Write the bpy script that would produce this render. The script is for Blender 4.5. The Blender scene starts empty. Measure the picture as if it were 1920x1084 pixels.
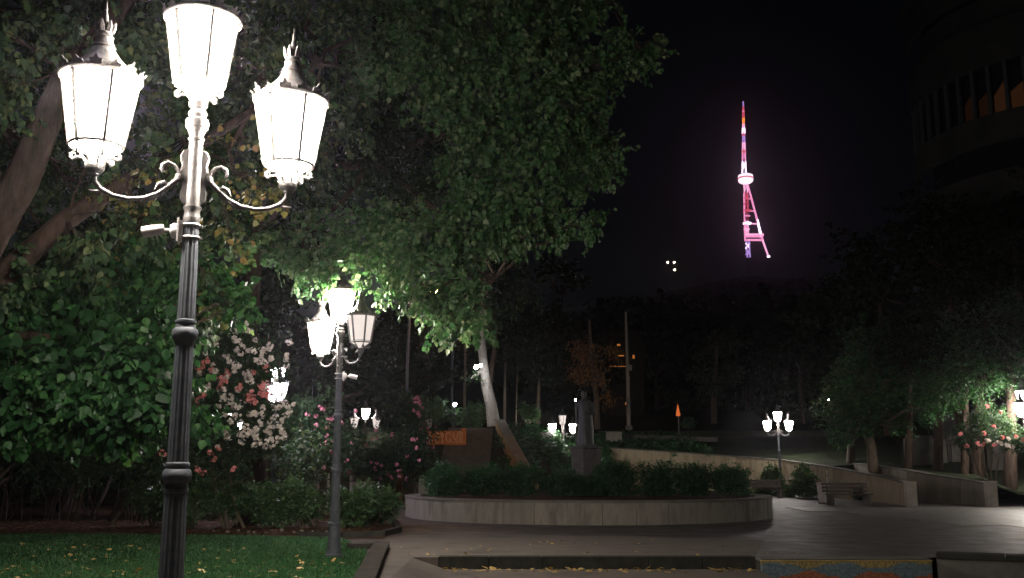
import bpy, math, random
import numpy as np
from math import pi, sin, cos, tan, atan, radians as R
from mathutils import Vector, Matrix

# ------------------------------------------------------------------ camera, sky, exposure
scn = bpy.context.scene
COL = scn.collection
F = 1867.0          # focal length in photo pixels (photo 1920 x 1084)
PITCH = R(10.1)
CAMH = 1.6
cam_d = bpy.data.cameras.new('camera')
cam_d.sensor_width = 36.0
cam_d.lens = F / 1920 * 36.0
cam_d.clip_start = 0.1
cam_d.clip_end = 6000
cam = bpy.data.objects.new('camera', cam_d)
cam.location = (0, 0, CAMH)
cam.rotation_euler = (pi / 2 + PITCH, 0, 0)
COL.objects.link(cam)
scn.camera = cam

world = bpy.data.worlds.new('World')
scn.world = world
world.use_nodes = True
wn = world.node_tree
wn.nodes.clear()
wo = wn.nodes.new('ShaderNodeOutputWorld')
wb = wn.nodes.new('ShaderNodeBackground')
sky = wn.nodes.new('ShaderNodeTexSky')
sky.sky_type = 'NISHITA'
sky.sun_disc = False
sky.sun_elevation = R(35)
sky.sun_rotation = R(200)
sky.air_density = 1.0
sky.dust_density = 0.3
wb.inputs['Strength'].default_value = 0.0003
wn.links.new(sky.outputs[0], wb.inputs[0])
wn.links.new(wb.outputs[0], wo.inputs[0])

fill_d = bpy.data.lights.new('fill_sun', 'SUN')  # faint fill sun added to lift the darks, no real moon
fill_d.energy = 0.0015
fill_d.angle = R(0.5)
fill_d.color = (0.75, 0.85, 1.0)
fill = bpy.data.objects.new('fill_sun', fill_d)
fill.rotation_euler = (R(55), 0, R(-20))
COL.objects.link(fill)

scn.view_settings.view_transform = 'Standard'
scn.view_settings.look = 'None'
scn.view_settings.exposure = 0.0
scn.view_settings.gamma = 1.0
scn.view_settings.use_curve_mapping = False
scn.cycles.max_bounces = 5
scn.cycles.diffuse_bounces = 2
scn.cycles.glossy_bounces = 2
scn.cycles.transmission_bounces = 3
scn.cycles.transparent_max_bounces = 4
scn.cycles.volume_bounces = 0
scn.cycles.sample_clamp_indirect = 3.0
scn.cycles.use_denoising = True
scn.cycles.use_light_tree = True

LIT = 340.0         # radiance of a burning lantern's glass

# ------------------------------------------------------------------ helpers
def P(px, py, Y):
    """the point at ground distance Y that the photo shows at px, py"""
    x = (px - 960) / F
    y = (542 - py) / F
    dy = cos(PITCH) - y * sin(PITCH)
    dz = sin(PITCH) + y * cos(PITCH)
    t = Y / dy
    return Vector((x * t, Y, CAMH + dz * t))

def G(px, py, z=0.0):
    """the point on a level z that the photo shows at px, py"""
    x = (px - 960) / F
    y = (542 - py) / F
    dy = cos(PITCH) - y * sin(PITCH)
    dz = sin(PITCH) + y * cos(PITCH)
    t = (z - CAMH) / dz
    return Vector((x * t, dy * t, z))

def tag(o, label=None, cat=None, group=None, kind=None):
    if label: o['label'] = label
    if cat: o['category'] = cat
    if group: o['group'] = group
    if kind: o['kind'] = kind
    return o

def empty(name, loc, rz=0.0, parent=None):
    o = bpy.data.objects.new(name, None)
    COL.objects.link(o)
    o.location = loc
    o.rotation_euler = (0, 0, rz)
    if parent: o.parent = parent
    return o

def link(name, me, parent=None, loc=None):
    o = bpy.data.objects.new(name, me)
    COL.objects.link(o)
    if parent: o.parent = parent
    if loc is not None: o.location = loc
    return o

def copy_tree(o, parent=None):
    c = o.copy()
    COL.objects.link(c)
    c.parent = parent
    for ch in KIDS.get(o.name, []):
        copy_tree(ch, c)
    return c

KIDS = {}
def index_kids(root):
    for ch in [x for x in bpy.data.objects if x.parent == root]:
        KIDS.setdefault(root.name, []).append(ch)
        index_kids(ch)

class MB:
    def __init__(s):
        s.v = []; s.f = []; s.m = []; s.n = 0; s.cur = 0
    def add(s, v, f):
        v = np.asarray(v, float).reshape(-1, 3)
        s.v.append(v)
        for q in f: s.f.append([i + s.n for i in q]); s.m.append(s.cur)
        s.n += len(v)
        return s
    def box(s, c, d, rz=0.0, taper=1.0, M=None):
        c = Vector(c); hx, hy, hz = d[0] / 2, d[1] / 2, d[2] / 2
        vs = []
        for z, k in ((-hz, 1.0), (hz, taper)):
            for x, y in ((-hx, -hy), (hx, -hy), (hx, hy), (-hx, hy)):
                p = Vector((x * k, y * k, z))
                p = Matrix.Rotation(rz, 3, 'Z') @ p
                if M: p = M @ p
                vs.append(p + c)
        return s.add(vs, [(3, 2, 1, 0), (4, 5, 6, 7), (0, 1, 5, 4), (1, 2, 6, 5), (2, 3, 7, 6), (3, 0, 4, 7)])
    def tube(s, pts, rad, seg=8, cap=True):
        pts = [Vector(p) for p in pts]
        if not hasattr(rad, '__len__'): rad = [rad] * len(pts)
        n = len(pts); vs = []; up = None
        for i, p in enumerate(pts):
            t = (pts[min(i + 1, n - 1)] - pts[max(i - 1, 0)]).normalized()
            if up is None:
                a = Vector((0, 0, 1)) if abs(t.z) < 0.9 else Vector((1, 0, 0))
                up = t.cross(a).normalized()
            else:
                up = (up - t * up.dot(t)).normalized()
            b = t.cross(up)
            for k in range(seg):
                a = 2 * pi * k / seg
                vs.append(p + (up * cos(a) + b * sin(a)) * rad[i])
        f = []
        for i in range(n - 1):
            for k in range(seg):
                k2 = (k + 1) % seg
                f.append((i * seg + k, i * seg + k2, (i + 1) * seg + k2, (i + 1) * seg + k))
        if cap:
            f.append(tuple(reversed(range(seg)))); f.append(tuple((n - 1) * seg + k for k in range(seg)))
        return s.add(vs, f)
    def lathe(s, prof, seg=24, c=(0, 0, 0), flute=None, nf=16, cap=True, sq=None):
        vs = []
        for j, pr in enumerate(prof):
            z, r = pr[0], pr[1]
            fl = pr[2] if len(pr) > 2 else 0.0
            for k in range(seg):
                a = 2 * pi * k / seg
                rr = r * (1 - fl * (0.5 + 0.5 * cos(nf * a)))
                vs.append((c[0] + rr * cos(a), c[1] + rr * sin(a), c[2] + z))
        f = []
        for i in range(len(prof) - 1):
            for k in range(seg):
                k2 = (k + 1) % seg
                f.append((i * seg + k, i * seg + k2, (i + 1) * seg + k2, (i + 1) * seg + k))
        if cap:
            f.append(tuple(reversed(range(seg)))); f.append(tuple((len(prof) - 1) * seg + k for k in range(seg)))
        return s.add(vs, f)
    def mesh(s, name, mats, smooth=False):
        me = bpy.data.meshes.new(name)
        v = np.concatenate(s.v) if s.v else np.zeros((0, 3))
        me.from_pydata([tuple(p) for p in v], [], s.f)
        if not isinstance(mats, (list, tuple)): mats = [mats]
        for m in mats: me.materials.append(m)
        if len(mats) > 1: me.polygons.foreach_set('material_index', s.m)
        if smooth:
            me.polygons.foreach_set('use_smooth', [True] * len(me.polygons))
            try: me.set_sharp_from_angle(angle=R(38))
            except Exception: pass
        me.update()
        return me
    def build(s, name, mats, parent=None, loc=None, smooth=False):
        return link(name, s.mesh(name, mats, smooth), parent, loc)

def np_mesh(name, V, Fc, mat):
    """V (n,3), Fc (m,k) with k = 3 or 4"""
    me = bpy.data.meshes.new(name)
    k = Fc.shape[1]
    me.vertices.add(len(V)); me.vertices.foreach_set('co', V.astype(np.float32).ravel())
    me.loops.add(Fc.size); me.loops.foreach_set('vertex_index', Fc.astype(np.int32).ravel())
    me.polygons.add(len(Fc))
    me.polygons.foreach_set('loop_start', np.arange(0, Fc.size, k, dtype=np.int32))
    try: me.polygons.foreach_set('loop_total', np.full(len(Fc), k, dtype=np.int32))
    except Exception: pass
    me.update(calc_edges=True)
    me.validate()
    me.materials.append(mat)
    return me

# ------------------------------------------------------------------ materials
def mat_new(name):
    m = bpy.data.materials.new(name); m.use_nodes = True
    nt = m.node_tree; nt.nodes.clear()
    out = nt.nodes.new('ShaderNodeOutputMaterial')
    return m, nt, out

def noise(nt, scale, detail=4, rough=0.6, vec=None):
    n = nt.nodes.new('ShaderNodeTexNoise')
    n.inputs['Scale'].default_value = scale
    n.inputs['Detail'].default_value = detail
    n.inputs['Roughness'].default_value = rough
    if vec is None:
        tc = nt.nodes.new('ShaderNodeTexCoord'); vec = tc.outputs['Object']
    nt.links.new(vec, n.inputs['Vector'])
    return n

def ramp(nt, fac, stops):
    r = nt.nodes.new('ShaderNodeValToRGB')
    e = r.color_ramp.elements
    while len(e) < len(stops): e.new(0.5)
    for i, (p, c) in enumerate(stops):
        e[i].position = p; e[i].color = (*c, 1)
    nt.links.new(fac, r.inputs[0])
    return r

def surf(name, c1, c2, scale=4.0, rough=0.8, bump=0.3, metal=0.0, detail=6, bscale=None, spec=0.5, c3=None, r2=None, stretch=None):
    m, nt, out = mat_new(name)
    b = nt.nodes.new('ShaderNodeBsdfPrincipled')
    tc = nt.nodes.new('ShaderNodeTexCoord')
    vec = tc.outputs['Object']
    if stretch:
        mp = nt.nodes.new('ShaderNodeMapping'); mp.inputs['Scale'].default_value = stretch
        nt.links.new(vec, mp.inputs[0]); vec = mp.outputs[0]
    n = noise(nt, scale, detail, vec=vec)
    stops = [(0.3, c1), (0.7, c2)] if c3 is None else [(0.28, c1), (0.5, c2), (0.72, c3)]
    r = ramp(nt, n.outputs['Fac'], stops)
    nt.links.new(r.outputs[0], b.inputs['Base Color'])
    b.inputs['Metallic'].default_value = metal
    b.inputs['Specular IOR Level'].default_value = spec
    if r2 is None: b.inputs['Roughness'].default_value = rough
    else:
        n3 = noise(nt, scale * 1.7, 5, vec=vec)
        mr = nt.nodes.new('ShaderNodeMapRange')
        mr.inputs[1].default_value = 0.3; mr.inputs[2].default_value = 0.7
        mr.inputs[3].default_value = rough; mr.inputs[4].default_value = r2
        nt.links.new(n3.outputs['Fac'], mr.inputs[0]); nt.links.new(mr.outputs[0], b.inputs['Roughness'])
    if bump:
        n2 = noise(nt, bscale or scale * 6, 5, vec=vec)
        bp = nt.nodes.new('ShaderNodeBump'); bp.inputs['Strength'].default_value = bump
        bp.inputs['Distance'].default_value = 0.02
        nt.links.new(n2.outputs['Fac'], bp.inputs['Height']); nt.links.new(bp.outputs[0], b.inputs['Normal'])
    nt.links.new(b.outputs[0], out.inputs[0])
    return m

def leafmat(name, cols, rough=0.45, trans=0.35, spec=0.4, scale=0.8):
    """cols: four colours; the hue differs from leaf to leaf"""
    m, nt, out = mat_new(name)
    g = nt.nodes.new('ShaderNodeNewGeometry')
    n = noise(nt, scale, 2)
    mx = nt.nodes.new('ShaderNodeMath'); mx.operation = 'MULTIPLY_ADD'
    mx.inputs[1].default_value = 0.62
    nt.links.new(g.outputs['Random Per Island'], mx.inputs[0])
    m2 = nt.nodes.new('ShaderNodeMath'); m2.operation = 'MULTIPLY'; m2.inputs[1].default_value = 0.38
    nt.links.new(n.outputs['Fac'], m2.inputs[0]); nt.links.new(m2.outputs[0], mx.inputs[2])
    k = len(cols)
    r = ramp(nt, mx.outputs[0], [(0.12 + 0.8 * i / (k - 1), c) for i, c in enumerate(cols)])
    b = nt.nodes.new('ShaderNodeBsdfPrincipled')
    b.inputs['Roughness'].default_value = rough
    b.inputs['Specular IOR Level'].default_value = spec
    nt.links.new(r.outputs[0], b.inputs['Base Color'])
    t = nt.nodes.new('ShaderNodeBsdfTranslucent')
    hs = nt.nodes.new('ShaderNodeHueSaturation')
    hs.inputs['Hue'].default_value = 0.485; hs.inputs['Saturation'].default_value = 1.15; hs.inputs['Value'].default_value = 1.5
    nt.links.new(r.outputs[0], hs.inputs['Color']); nt.links.new(hs.outputs[0], t.inputs['Color'])
    mixs = nt.nodes.new('ShaderNodeMixShader'); mixs.inputs[0].default_value = trans
    nt.links.new(b.outputs[0], mixs.inputs[1]); nt.links.new(t.outputs[0], mixs.inputs[2])
    nt.links.new(mixs.outputs[0], out.inputs[0])
    return m

def glow(name, col, strength, base=None):
    m, nt, out = mat_new(name)
    e = nt.nodes.new('ShaderNodeEmission')
    e.inputs[0].default_value = (*col, 1); e.inputs[1].default_value = strength
    nt.links.new(e.outputs[0], out.inputs[0])
    return m

M_IRON = surf('painted_iron', (0.06, 0.068, 0.082), (0.105, 0.115, 0.13), 14, 0.6, 0.15, bscale=90, r2=0.7, spec=0.35)
M_IRONP = surf('weathered_silver_iron', (0.04, 0.038, 0.037), (0.13, 0.12, 0.115), 9, 0.42, 0.3, metal=0.55, bscale=80, r2=0.62)
M_RIM = surf('dusty_iron_rim', (0.10, 0.09, 0.085), (0.24, 0.21, 0.19), 24, 0.6, 0.5, metal=0.3, bscale=120)
M_LIT = glow('burning_lantern_glass', (1.0, 0.90, 0.80), LIT)
M_LITC = glow('burning_cool_lantern_glass', (0.96, 0.86, 1.0), LIT * 0.5)
M_LITS = glow('softer_burning_lantern_glass', (1.0, 0.92, 0.84), LIT * 0.42)
M_FAINT = glow('unlit_glass_painted_glow', (1.0, 0.88, 0.8), 0.85)  # unlit panes: emission stands in for light from neighbouring lanterns
M_WHITEP = surf('white_plastic', (0.55, 0.52, 0.50), (0.72, 0.68, 0.66), 6, 0.4, 0.05)
M_GALV = surf('galvanised_metal', (0.35, 0.34, 0.33), (0.5, 0.48, 0.46), 20, 0.45, 0.2, metal=0.5)
def unlit_glass():
    m, nt, out = mat_new('unlit_frosted_glass')
    b = nt.nodes.new('ShaderNodeBsdfPrincipled')
    n = noise(nt, 7, 5)
    r = ramp(nt, n.outputs['Fac'], [(0.3, (0.42, 0.38, 0.35)), (0.75, (0.68, 0.64, 0.6))])
    nt.links.new(r.outputs[0], b.inputs['Base Color']); b.inputs['Roughness'].default_value = 0.3
    t = nt.nodes.new('ShaderNodeBsdfTranslucent'); nt.links.new(r.outputs[0], t.inputs[0])
    mx = nt.nodes.new('ShaderNodeMixShader'); mx.inputs[0].default_value = 0.55
    nt.links.new(b.outputs[0], mx.inputs[1]); nt.links.new(t.outputs[0], mx.inputs[2])
    nt.links.new(mx.outputs[0], out.inputs[0])
    return m
M_UNLIT = unlit_glass()

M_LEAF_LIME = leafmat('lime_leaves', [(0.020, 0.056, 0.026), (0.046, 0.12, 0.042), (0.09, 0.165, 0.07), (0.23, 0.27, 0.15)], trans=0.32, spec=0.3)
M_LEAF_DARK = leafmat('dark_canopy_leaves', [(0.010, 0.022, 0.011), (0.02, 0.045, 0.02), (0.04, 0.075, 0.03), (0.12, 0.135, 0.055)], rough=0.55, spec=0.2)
M_LEAF_FAR = leafmat('shade_painted_leaves', [(0.006, 0.012, 0.007), (0.012, 0.022, 0.012), (0.018, 0.03, 0.015), (0.028, 0.04, 0.018)], rough=0.8, spec=0.08, trans=0.2)  # night shade of far and inner foliage put into the leaf colours
M_LEAF_CAT = leafmat('broad_green_leaves', [(0.008, 0.026, 0.010), (0.014, 0.05, 0.016), (0.026, 0.082, 0.024), (0.06, 0.13, 0.038)], rough=0.5, spec=0.25)
M_LEAF_YEL = leafmat('autumn_leaves', [(0.05, 0.07, 0.02), (0.09, 0.095, 0.028), (0.14, 0.12, 0.035), (0.2, 0.12, 0.06)])
M_LEAF_MYR = leafmat('small_shrub_leaves', [(0.012, 0.03, 0.014), (0.02, 0.046, 0.02), (0.034, 0.068, 0.028), (0.05, 0.082, 0.032)], spec=0.2, rough=0.6)
M_LEAF_SHR = leafmat('low_shrub_leaves', [(0.028, 0.065, 0.028), (0.045, 0.10, 0.04), (0.07, 0.14, 0.05), (0.11, 0.17, 0.065)])
M_LEAF_HEDGE = leafmat('clipped_hedge_leaves', [(0.012, 0.04, 0.018), (0.022, 0.075, 0.03), (0.038, 0.105, 0.042), (0.06, 0.125, 0.055)])
M_LEAF_ORANGE_LIT = leafmat('orange_light_leaves', [(0.10, 0.06, 0.02), (0.2, 0.12, 0.04), (0.28, 0.15, 0.05), (0.3, 0.2, 0.08)])  # orange sodium light painted into the leaf colours
M_FLW = leafmat('cream_blossom', [(0.7, 0.62, 0.54), (0.8, 0.74, 0.66), (0.85, 0.8, 0.76)], rough=0.7, trans=0.3)
M_FLP = leafmat('coral_pink_blossom', [(0.62, 0.2, 0.17), (0.75, 0.3, 0.26), (0.8, 0.42, 0.37)], rough=0.7, trans=0.3)
M_FLM = leafmat('magenta_pink_blossom', [(0.45, 0.13, 0.18), (0.58, 0.22, 0.28), (0.65, 0.36, 0.4)], rough=0.7, trans=0.3)
M_FALLEN = leafmat('fallen_yellow_leaves', [(0.25, 0.15, 0.05), (0.4, 0.28, 0.09), (0.5, 0.42, 0.16), (0.55, 0.48, 0.3)], trans=0.1, rough=0.6)
M_BARK = surf('brown_bark', (0.014, 0.010, 0.008), (0.065, 0.045, 0.035), 7, 0.95, 1.0, bscale=22, stretch=(1.2, 1.2, 0.3), spec=.1, detail=10)
M_BARKP = surf('pale_bark', (0.2, 0.18, 0.16), (0.38, 0.35, 0.32), 4, 0.85, 0.8, bscale=18, c3=(0.2, 0.16, 0.13))
M_BARKS = surf('thin_stem_bark', (0.05, 0.04, 0.028), (0.12, 0.09, 0.06), 9, 0.9, 0.6, stretch=(1, 1, 0.3))
M_SOIL = surf('leaf_strewn_soil', (0.022, 0.013, 0.009), (0.06, 0.034, 0.022), 3.5, 0.95, 1.0, spec=0.05, bscale=30, c3=(0.07, 0.034, 0.016))
M_LAWN = surf('lawn_earth', (0.01, 0.028, 0.01), (0.02, 0.05, 0.016), 3, 0.95, 0.8, spec=0.05, bscale=60)
M_GRASS = leafmat('grass_blades', [(0.018, 0.062, 0.024), (0.03, 0.10, 0.038), (0.05, 0.13, 0.05), (0.10, 0.16, 0.065)], rough=0.55, trans=0.3, scale=1.4)
M_PATH = surf('dusty_path', (0.034, 0.029, 0.024), (0.095, 0.079, 0.064), 1.0, 0.75, 0.6, bscale=40, detail=12, c3=(0.06, 0.05, 0.041), r2=0.9)
M_PLAZA = surf('worn_plaza_paving', (0.026, 0.024, 0.021), (0.066, 0.058, 0.054), 0.9, 0.45, 0.35, bscale=26, spec=0.4, r2=0.75, detail=12, stretch=(1, 1, 1))
M_SLAB = surf('plaza_slab', (0.08, 0.068, 0.066), (0.14, 0.12, 0.115), 1.1, 0.42, 0.4, bscale=12, spec=0.5, r2=0.65, detail=10)
M_SLAB2 = surf('darker_plaza_slab', (0.07, 0.06, 0.056), (0.12, 0.10, 0.098), 1.4, 0.42, 0.4, bscale=12, spec=0.5, r2=0.65, detail=10)
M_STONE = surf('pale_concrete', (0.07, 0.064, 0.052), (0.19, 0.172, 0.145), 2.6, 0.9, 0.9, bscale=22, stretch=(1, 1, 0.25), c3=(0.125, 0.118, 0.092), detail=12)
M_STONEB = surf('pale_concrete_patched', (0.09, 0.082, 0.068), (0.175, 0.158, 0.135), 2.2, 0.9, 0.9, bscale=22, stretch=(1, 1, 0.25), c3=(0.12, 0.11, 0.09), detail=12)
M_STONE2 = surf('pale_concrete_greener', (0.12, 0.11, 0.088), (0.22, 0.2, 0.165), 1.8, 0.85, 0.5, bscale=20, stretch=(1, 1, 0.3))
M_STONE3 = surf('pale_concrete_pinker', (0.22, 0.195, 0.17), (0.35, 0.31, 0.28), 1.8, 0.85, 0.5, bscale=20, stretch=(1, 1, 0.3))
M_CAP = surf('worn_stone_cap', (0.055, 0.052, 0.044), (0.12, 0.11, 0.095), 2, 0.85, 0.5, bscale=25)
M_DARKST = surf('dark_mossy_stone', (0.018, 0.019, 0.015), (0.042, 0.042, 0.035), 4, 0.95, 0.6, bscale=30, spec=.1)
M_KERB = surf('grey_brown_kerb', (0.025, 0.023, 0.018), (0.055, 0.05, 0.042), 3, 0.95, 0.6, bscale=30, spec=.1, detail=10)
M_PALEP = surf('pale_pier_stone', (0.3, 0.28, 0.23), (0.48, 0.45, 0.38), 3, 0.85, 0.5, detail=9)
M_TAN = surf('tan_rendered_wall', (0.12, 0.098, 0.062), (0.3, 0.25, 0.165), 1.6, 0.85, 0.5, bscale=12, stretch=(1, 1, 0.4), c3=(0.2, 0.165, 0.11), detail=10)
M_BRONZE = surf('dark_grey_bronze', (0.02, 0.024, 0.026), (0.052, 0.056, 0.058), 5, 0.55, 0.4, metal=0.2, bscale=20)
M_PED = surf('rough_granite', (0.035, 0.032, 0.03), (0.09, 0.082, 0.077), 6, 0.85, 0.8, bscale=25)
M_WOOD = surf('bench_wood', (0.03, 0.02, 0.016), (0.07, 0.045, 0.036), 6, 0.6, 0.4, stretch=(0.3, 4, 4))
M_BINC = surf('pale_bin_concrete', (0.42, 0.38, 0.36), (0.62, 0.57, 0.54), 5, 0.8, 0.3)
M_STEP = surf('stair_stone', (0.11, 0.105, 0.10), (0.19, 0.18, 0.17), 2.5, 0.85, 0.4)
M_BANK = surf('ivy_bank_earth', (0.012, 0.02, 0.012), (0.03, 0.035, 0.02), 2, 0.95, 1.0, spec=0.05)
M_TERR = surf('leafy_terrace_ground', (0.012, 0.009, 0.006), (0.04, 0.028, 0.016), 0.7, 0.95, 0.8, spec=0.05, bscale=12)
M_HILL = surf('night_hillside', (0.012, 0.016, 0.01), (0.03, 0.034, 0.02), 0.01, 1.0, 0.0, spec=0.0)
M_WALLB = surf('dark_rendered_facade', (0.035, 0.036, 0.036), (0.065, 0.066, 0.064), 0.5, 0.9, 0.2)
M_WIN = surf('dark_window_glass', (0.02, 0.02, 0.022), (0.035, 0.035, 0.04), 2, 0.15, 0.0)
M_ORANGEP = surf('sodium_tinted_board_paint', (0.5, 0.17, 0.03), (0.62, 0.25, 0.05), 3, 0.6, 0.2)  # board orange includes the sodium light painted in
M_REDCONE = surf('orange_red_paint', (0.65, 0.12, 0.04), (0.8, 0.2, 0.06), 3, 0.5, 0.1)
M_CREAM = surf('pale_letter_paint', (0.62, 0.42, 0.26), (0.75, 0.52, 0.36), 12, 0.6, 0.1)
M_POST_ORANGE = surf('sodium_tinted_post_paint', (0.32, 0.10, 0.03), (0.45, 0.16, 0.05), 6, 0.8, 0.4)  # orange of the sodium light put into the post's colour

def mosaic_mat():
    m, nt, out = mat_new('wavy_tile_mosaic')
    b = nt.nodes.new('ShaderNodeBsdfPrincipled')
    tc = nt.nodes.new('ShaderNodeTexCoord')
    sp = nt.nodes.new('ShaderNodeSeparateXYZ'); nt.links.new(tc.outputs['Object'], sp.inputs[0])
    def mth(op, a, b_=None, c=None):
        n = nt.nodes.new('ShaderNodeMath'); n.operation = op
        for i, v in enumerate((a, b_, c)):
            if v is None: continue
            if isinstance(v, (int, float)): n.inputs[i].default_value = v
            else: nt.links.new(v, n.inputs[i])
        return n.outputs[0]
    X, Z = sp.outputs[0], sp.outputs[2]
    # tiles of 2.5 cm
    qx = mth('DIVIDE', mth('FLOOR', mth('DIVIDE', X, 0.028)), 1 / 0.028)
    qz = mth('DIVIDE', mth('FLOOR', mth('DIVIDE', Z, 0.028)), 1 / 0.028)
    s0 = mth('SINE', mth('MULTIPLY', mth('ADD', qx, 0.38), 2 * pi / 1.18))
    s9 = mth('SINE', mth('MULTIPLY_ADD', qx, 2 * pi / 0.47, 1.0))
    s = mth('MULTIPLY_ADD', s9, 0.28, s0)
    w1 = mth('MULTIPLY_ADD', s, 0.045, -0.085)       # boundary yellow / blue
    w2 = mth('MULTIPLY_ADD', s, -0.055, -0.24)         # boundary blue / rust
    w3 = mth('MULTIPLY_ADD', s, 0.05, -0.34)
    wn_ = nt.nodes.new('ShaderNodeTexWhiteNoise'); wn_.noise_dimensions = '2D'
    cb = nt.nodes.new('ShaderNodeCombineXYZ'); nt.links.new(qx, cb.inputs[0]); nt.links.new(qz, cb.inputs[1])
    nt.links.new(cb.outputs[0], wn_.inputs['Vector'])
    def rr(c1, c2): return ramp(nt, wn_.outputs['Value'], [(0.0, c1), (1.0, c2)]).outputs[0]
    yel = rr((0.13, 0.10, 0.04), (0.36, 0.27, 0.10)); blu = rr((0.06, 0.10, 0.115), (0.15, 0.20, 0.22))
    rus = rr((0.17, 0.06, 0.03), (0.34, 0.13, 0.06)); grn = rr((0.06, 0.07, 0.05), (0.14, 0.14, 0.10))
    def mix(f, a, c):
        n = nt.nodes.new('ShaderNodeMix'); n.data_type = 'RGBA'
        nt.links.new(f, n.inputs[0]); nt.links.new(a, n.inputs[6]); nt.links.new(c, n.inputs[7]); return n.outputs[2]
    f1 = mth('GREATER_THAN', qz, w1); f2 = mth('GREATER_THAN', qz, w2); f3 = mth('GREATER_THAN', qz, w3)
    c = mix(f3, grn, rus); c = mix(f2, c, blu); c = mix(f1, c, yel)
    nt.links.new(c, b.inputs['Base Color']); b.inputs['Roughness'].default_value = 0.45
    nt.links.new(b.outputs[0], out.inputs[0])
    return m
M_MOSAIC = mosaic_mat()

# ------------------------------------------------------------------ haze added to imitate lens bloom
HAZE = 0.00026
def haze_box():
    me = bpy.data.meshes.new('haze')
    x0, x1, y0, y1, z0, z1 = -2600, 2600, -60, 3200, -3.0, 700
    v = [(x0, y0, z0), (x1, y0, z0), (x1, y1, z0), (x0, y1, z0), (x0, y0, z1), (x1, y0, z1), (x1, y1, z1), (x0, y1, z1)]
    me.from_pydata(v, [], [(3, 2, 1, 0), (4, 5, 6, 7), (0, 1, 5, 4), (1, 2, 6, 5), (2, 3, 7, 6), (3, 0, 4, 7)])
    m, nt, out = mat_new('bloom_haze')
    pv = nt.nodes.new('ShaderNodeVolumePrincipled')
    pv.inputs['Density'].default_value = HAZE; pv.inputs['Color'].default_value = (.86, .88, 1.0, 1); pv.inputs['Anisotropy'].default_value = 0.9
    nt.links.new(pv.outputs[0], out.inputs['Volume'])
    me.materials.append(m)
    o = link('haze', me); o['kind'] = 'stuff'; o['label'] = 'thin haze added to imitate lens bloom round the lamps'
haze_box()

# ------------------------------------------------------------------ ground and terrain
rng = np.random.default_rng(7)
RISER_Y = 18.3
LOWZ = -0.2
def poly_sheet(name, pts, z, mat, kind='structure'):
    b = MB(); b.add([(x, y, z) for x, y in pts], [tuple(range(len(pts)))])
    o = b.build(name, mat); o['kind'] = kind
    return o
xr0 = G(822, 1045).x
# base earth reaching the horizon, under everything
b = MB(); b.add([(-2500, -50, -1.2), (2500, -50, -1.2), (2500, 3100, -1.2), (-2500, 3100, -1.2)], [(0, 1, 2, 3)])
tag(b.build('ground', M_HILL), kind='structure')
# plaza sheet (with its front edge at the riser)
b = MB()
b.add([(xr0, RISER_Y, 0), (60, RISER_Y, 0), (60, 62, 0), (xr0, 62, 0)], [(0, 1, 2, 3)])
b.add([(-60, -20, 0), (xr0 - 0.45, -20, 0), (xr0 - 0.45, RISER_Y, 0), (xr0, RISER_Y, 0), (xr0, 62, 0), (-60, 62, 0)], [(0, 1, 2, 3, 4, 5)])
plaza = tag(b.build('plaza', M_PLAZA), kind='structure')
# lower forecourt
xm0, xm1 = G(1433, 1052, 0).x, G(1757, 1052, 0).x
b = MB()
b.add([(xr0, -20, LOWZ), (xm0, -20, LOWZ), (xm0, RISER_Y, LOWZ), (xr0, RISER_Y, LOWZ)], [(0, 1, 2, 3)])
b.add([(xm0, -20, -0.75), (60, -20, -0.75), (60, RISER_Y, -0.75), (xm0, RISER_Y, -0.75)], [(0, 1, 2, 3)])
b.add([(xr0 - 0.45, -20, .002), (xr0 + .12, -20, LOWZ + .003), (xr0 + .12, RISER_Y, LOWZ + .003), (xr0 - 0.45, RISER_Y, .002)], [(0, 1, 2, 3)])
b.add([(xr0 - 0.45, RISER_Y, .003), (xr0, RISER_Y, LOWZ), (xr0, RISER_Y, .003)], [(0, 1, 2)])
tag(b.build('lower_path', M_PATH), kind='structure')
# dusty path left of the riser, between lawn and plaza
pl = [G(690, 1100), G(708, 1050), G(718, 1016), G(760, 1006), G(860, 1003), G(1000, 1004), G(1150, 1006), G(1300, 1009), G(1433, 1013)]
pp = [(p.x, p.y) for p in pl] + [(xm0, RISER_Y + .005), (xr0 - 0.45, RISER_Y + .02), (xr0 - 0.45, 12)]
poly_sheet('path', pp, 0.004, M_PATH)

# riser of the step, built of kerb stones
step = empty('stone_step', (0, RISER_Y, 0)); tag(step, 'long low dark stone step edge crossing the foreground', 'step')
x = xr0; k = 0
while x < xm0 - 0.05:
    L = min(0.9 + 0.05 * ((k * 7) % 3), xm0 - x)
    b = MB(); b.box((x + L / 2, 0.148 - .004 * (k % 3), LOWZ / 2 + 0.008 - 0.002), (L - 0.012, 0.3, -LOWZ + 0.016))
    b.build('kerb_stone', M_DARKST, step); x += L; k += 1

# mosaic retaining wall
mw = empty('mosaic_wall', ((xm0 + xm1) / 2, RISER_Y - 0.42, -0.02)); tag(mw, 'low retaining wall with wavy yellow, blue and rust mosaic face', 'wall')
W = xm1 - xm0
b = MB(); b.box((0, 0.02, -0.365), (W, 0.04, 0.73)); b.build('mosaic_face', M_MOSAIC, mw)
b = MB(); b.box((0, 0.245, -0.37), (W - .01, 0.41, 0.72)); b.build('wall_core', M_DARKST, mw)
b = MB(); b.box((0, 0.0, 0.006), (W + 0.02, 0.05, 0.012)); b.build('edge_strip', surf('ochre_trim', (0.3, 0.22, 0.08), (0.45, 0.34, 0.14), 8, 0.7, 0.2), mw)
for k in range(5):
    b = MB(); b.box((-W / 2 + (k + .5) * W / 5, 0.245, 0.012), (W / 5 - 0.01, 0.43, 0.045)); b.build('coping_stone', M_CAP, mw)
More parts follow.
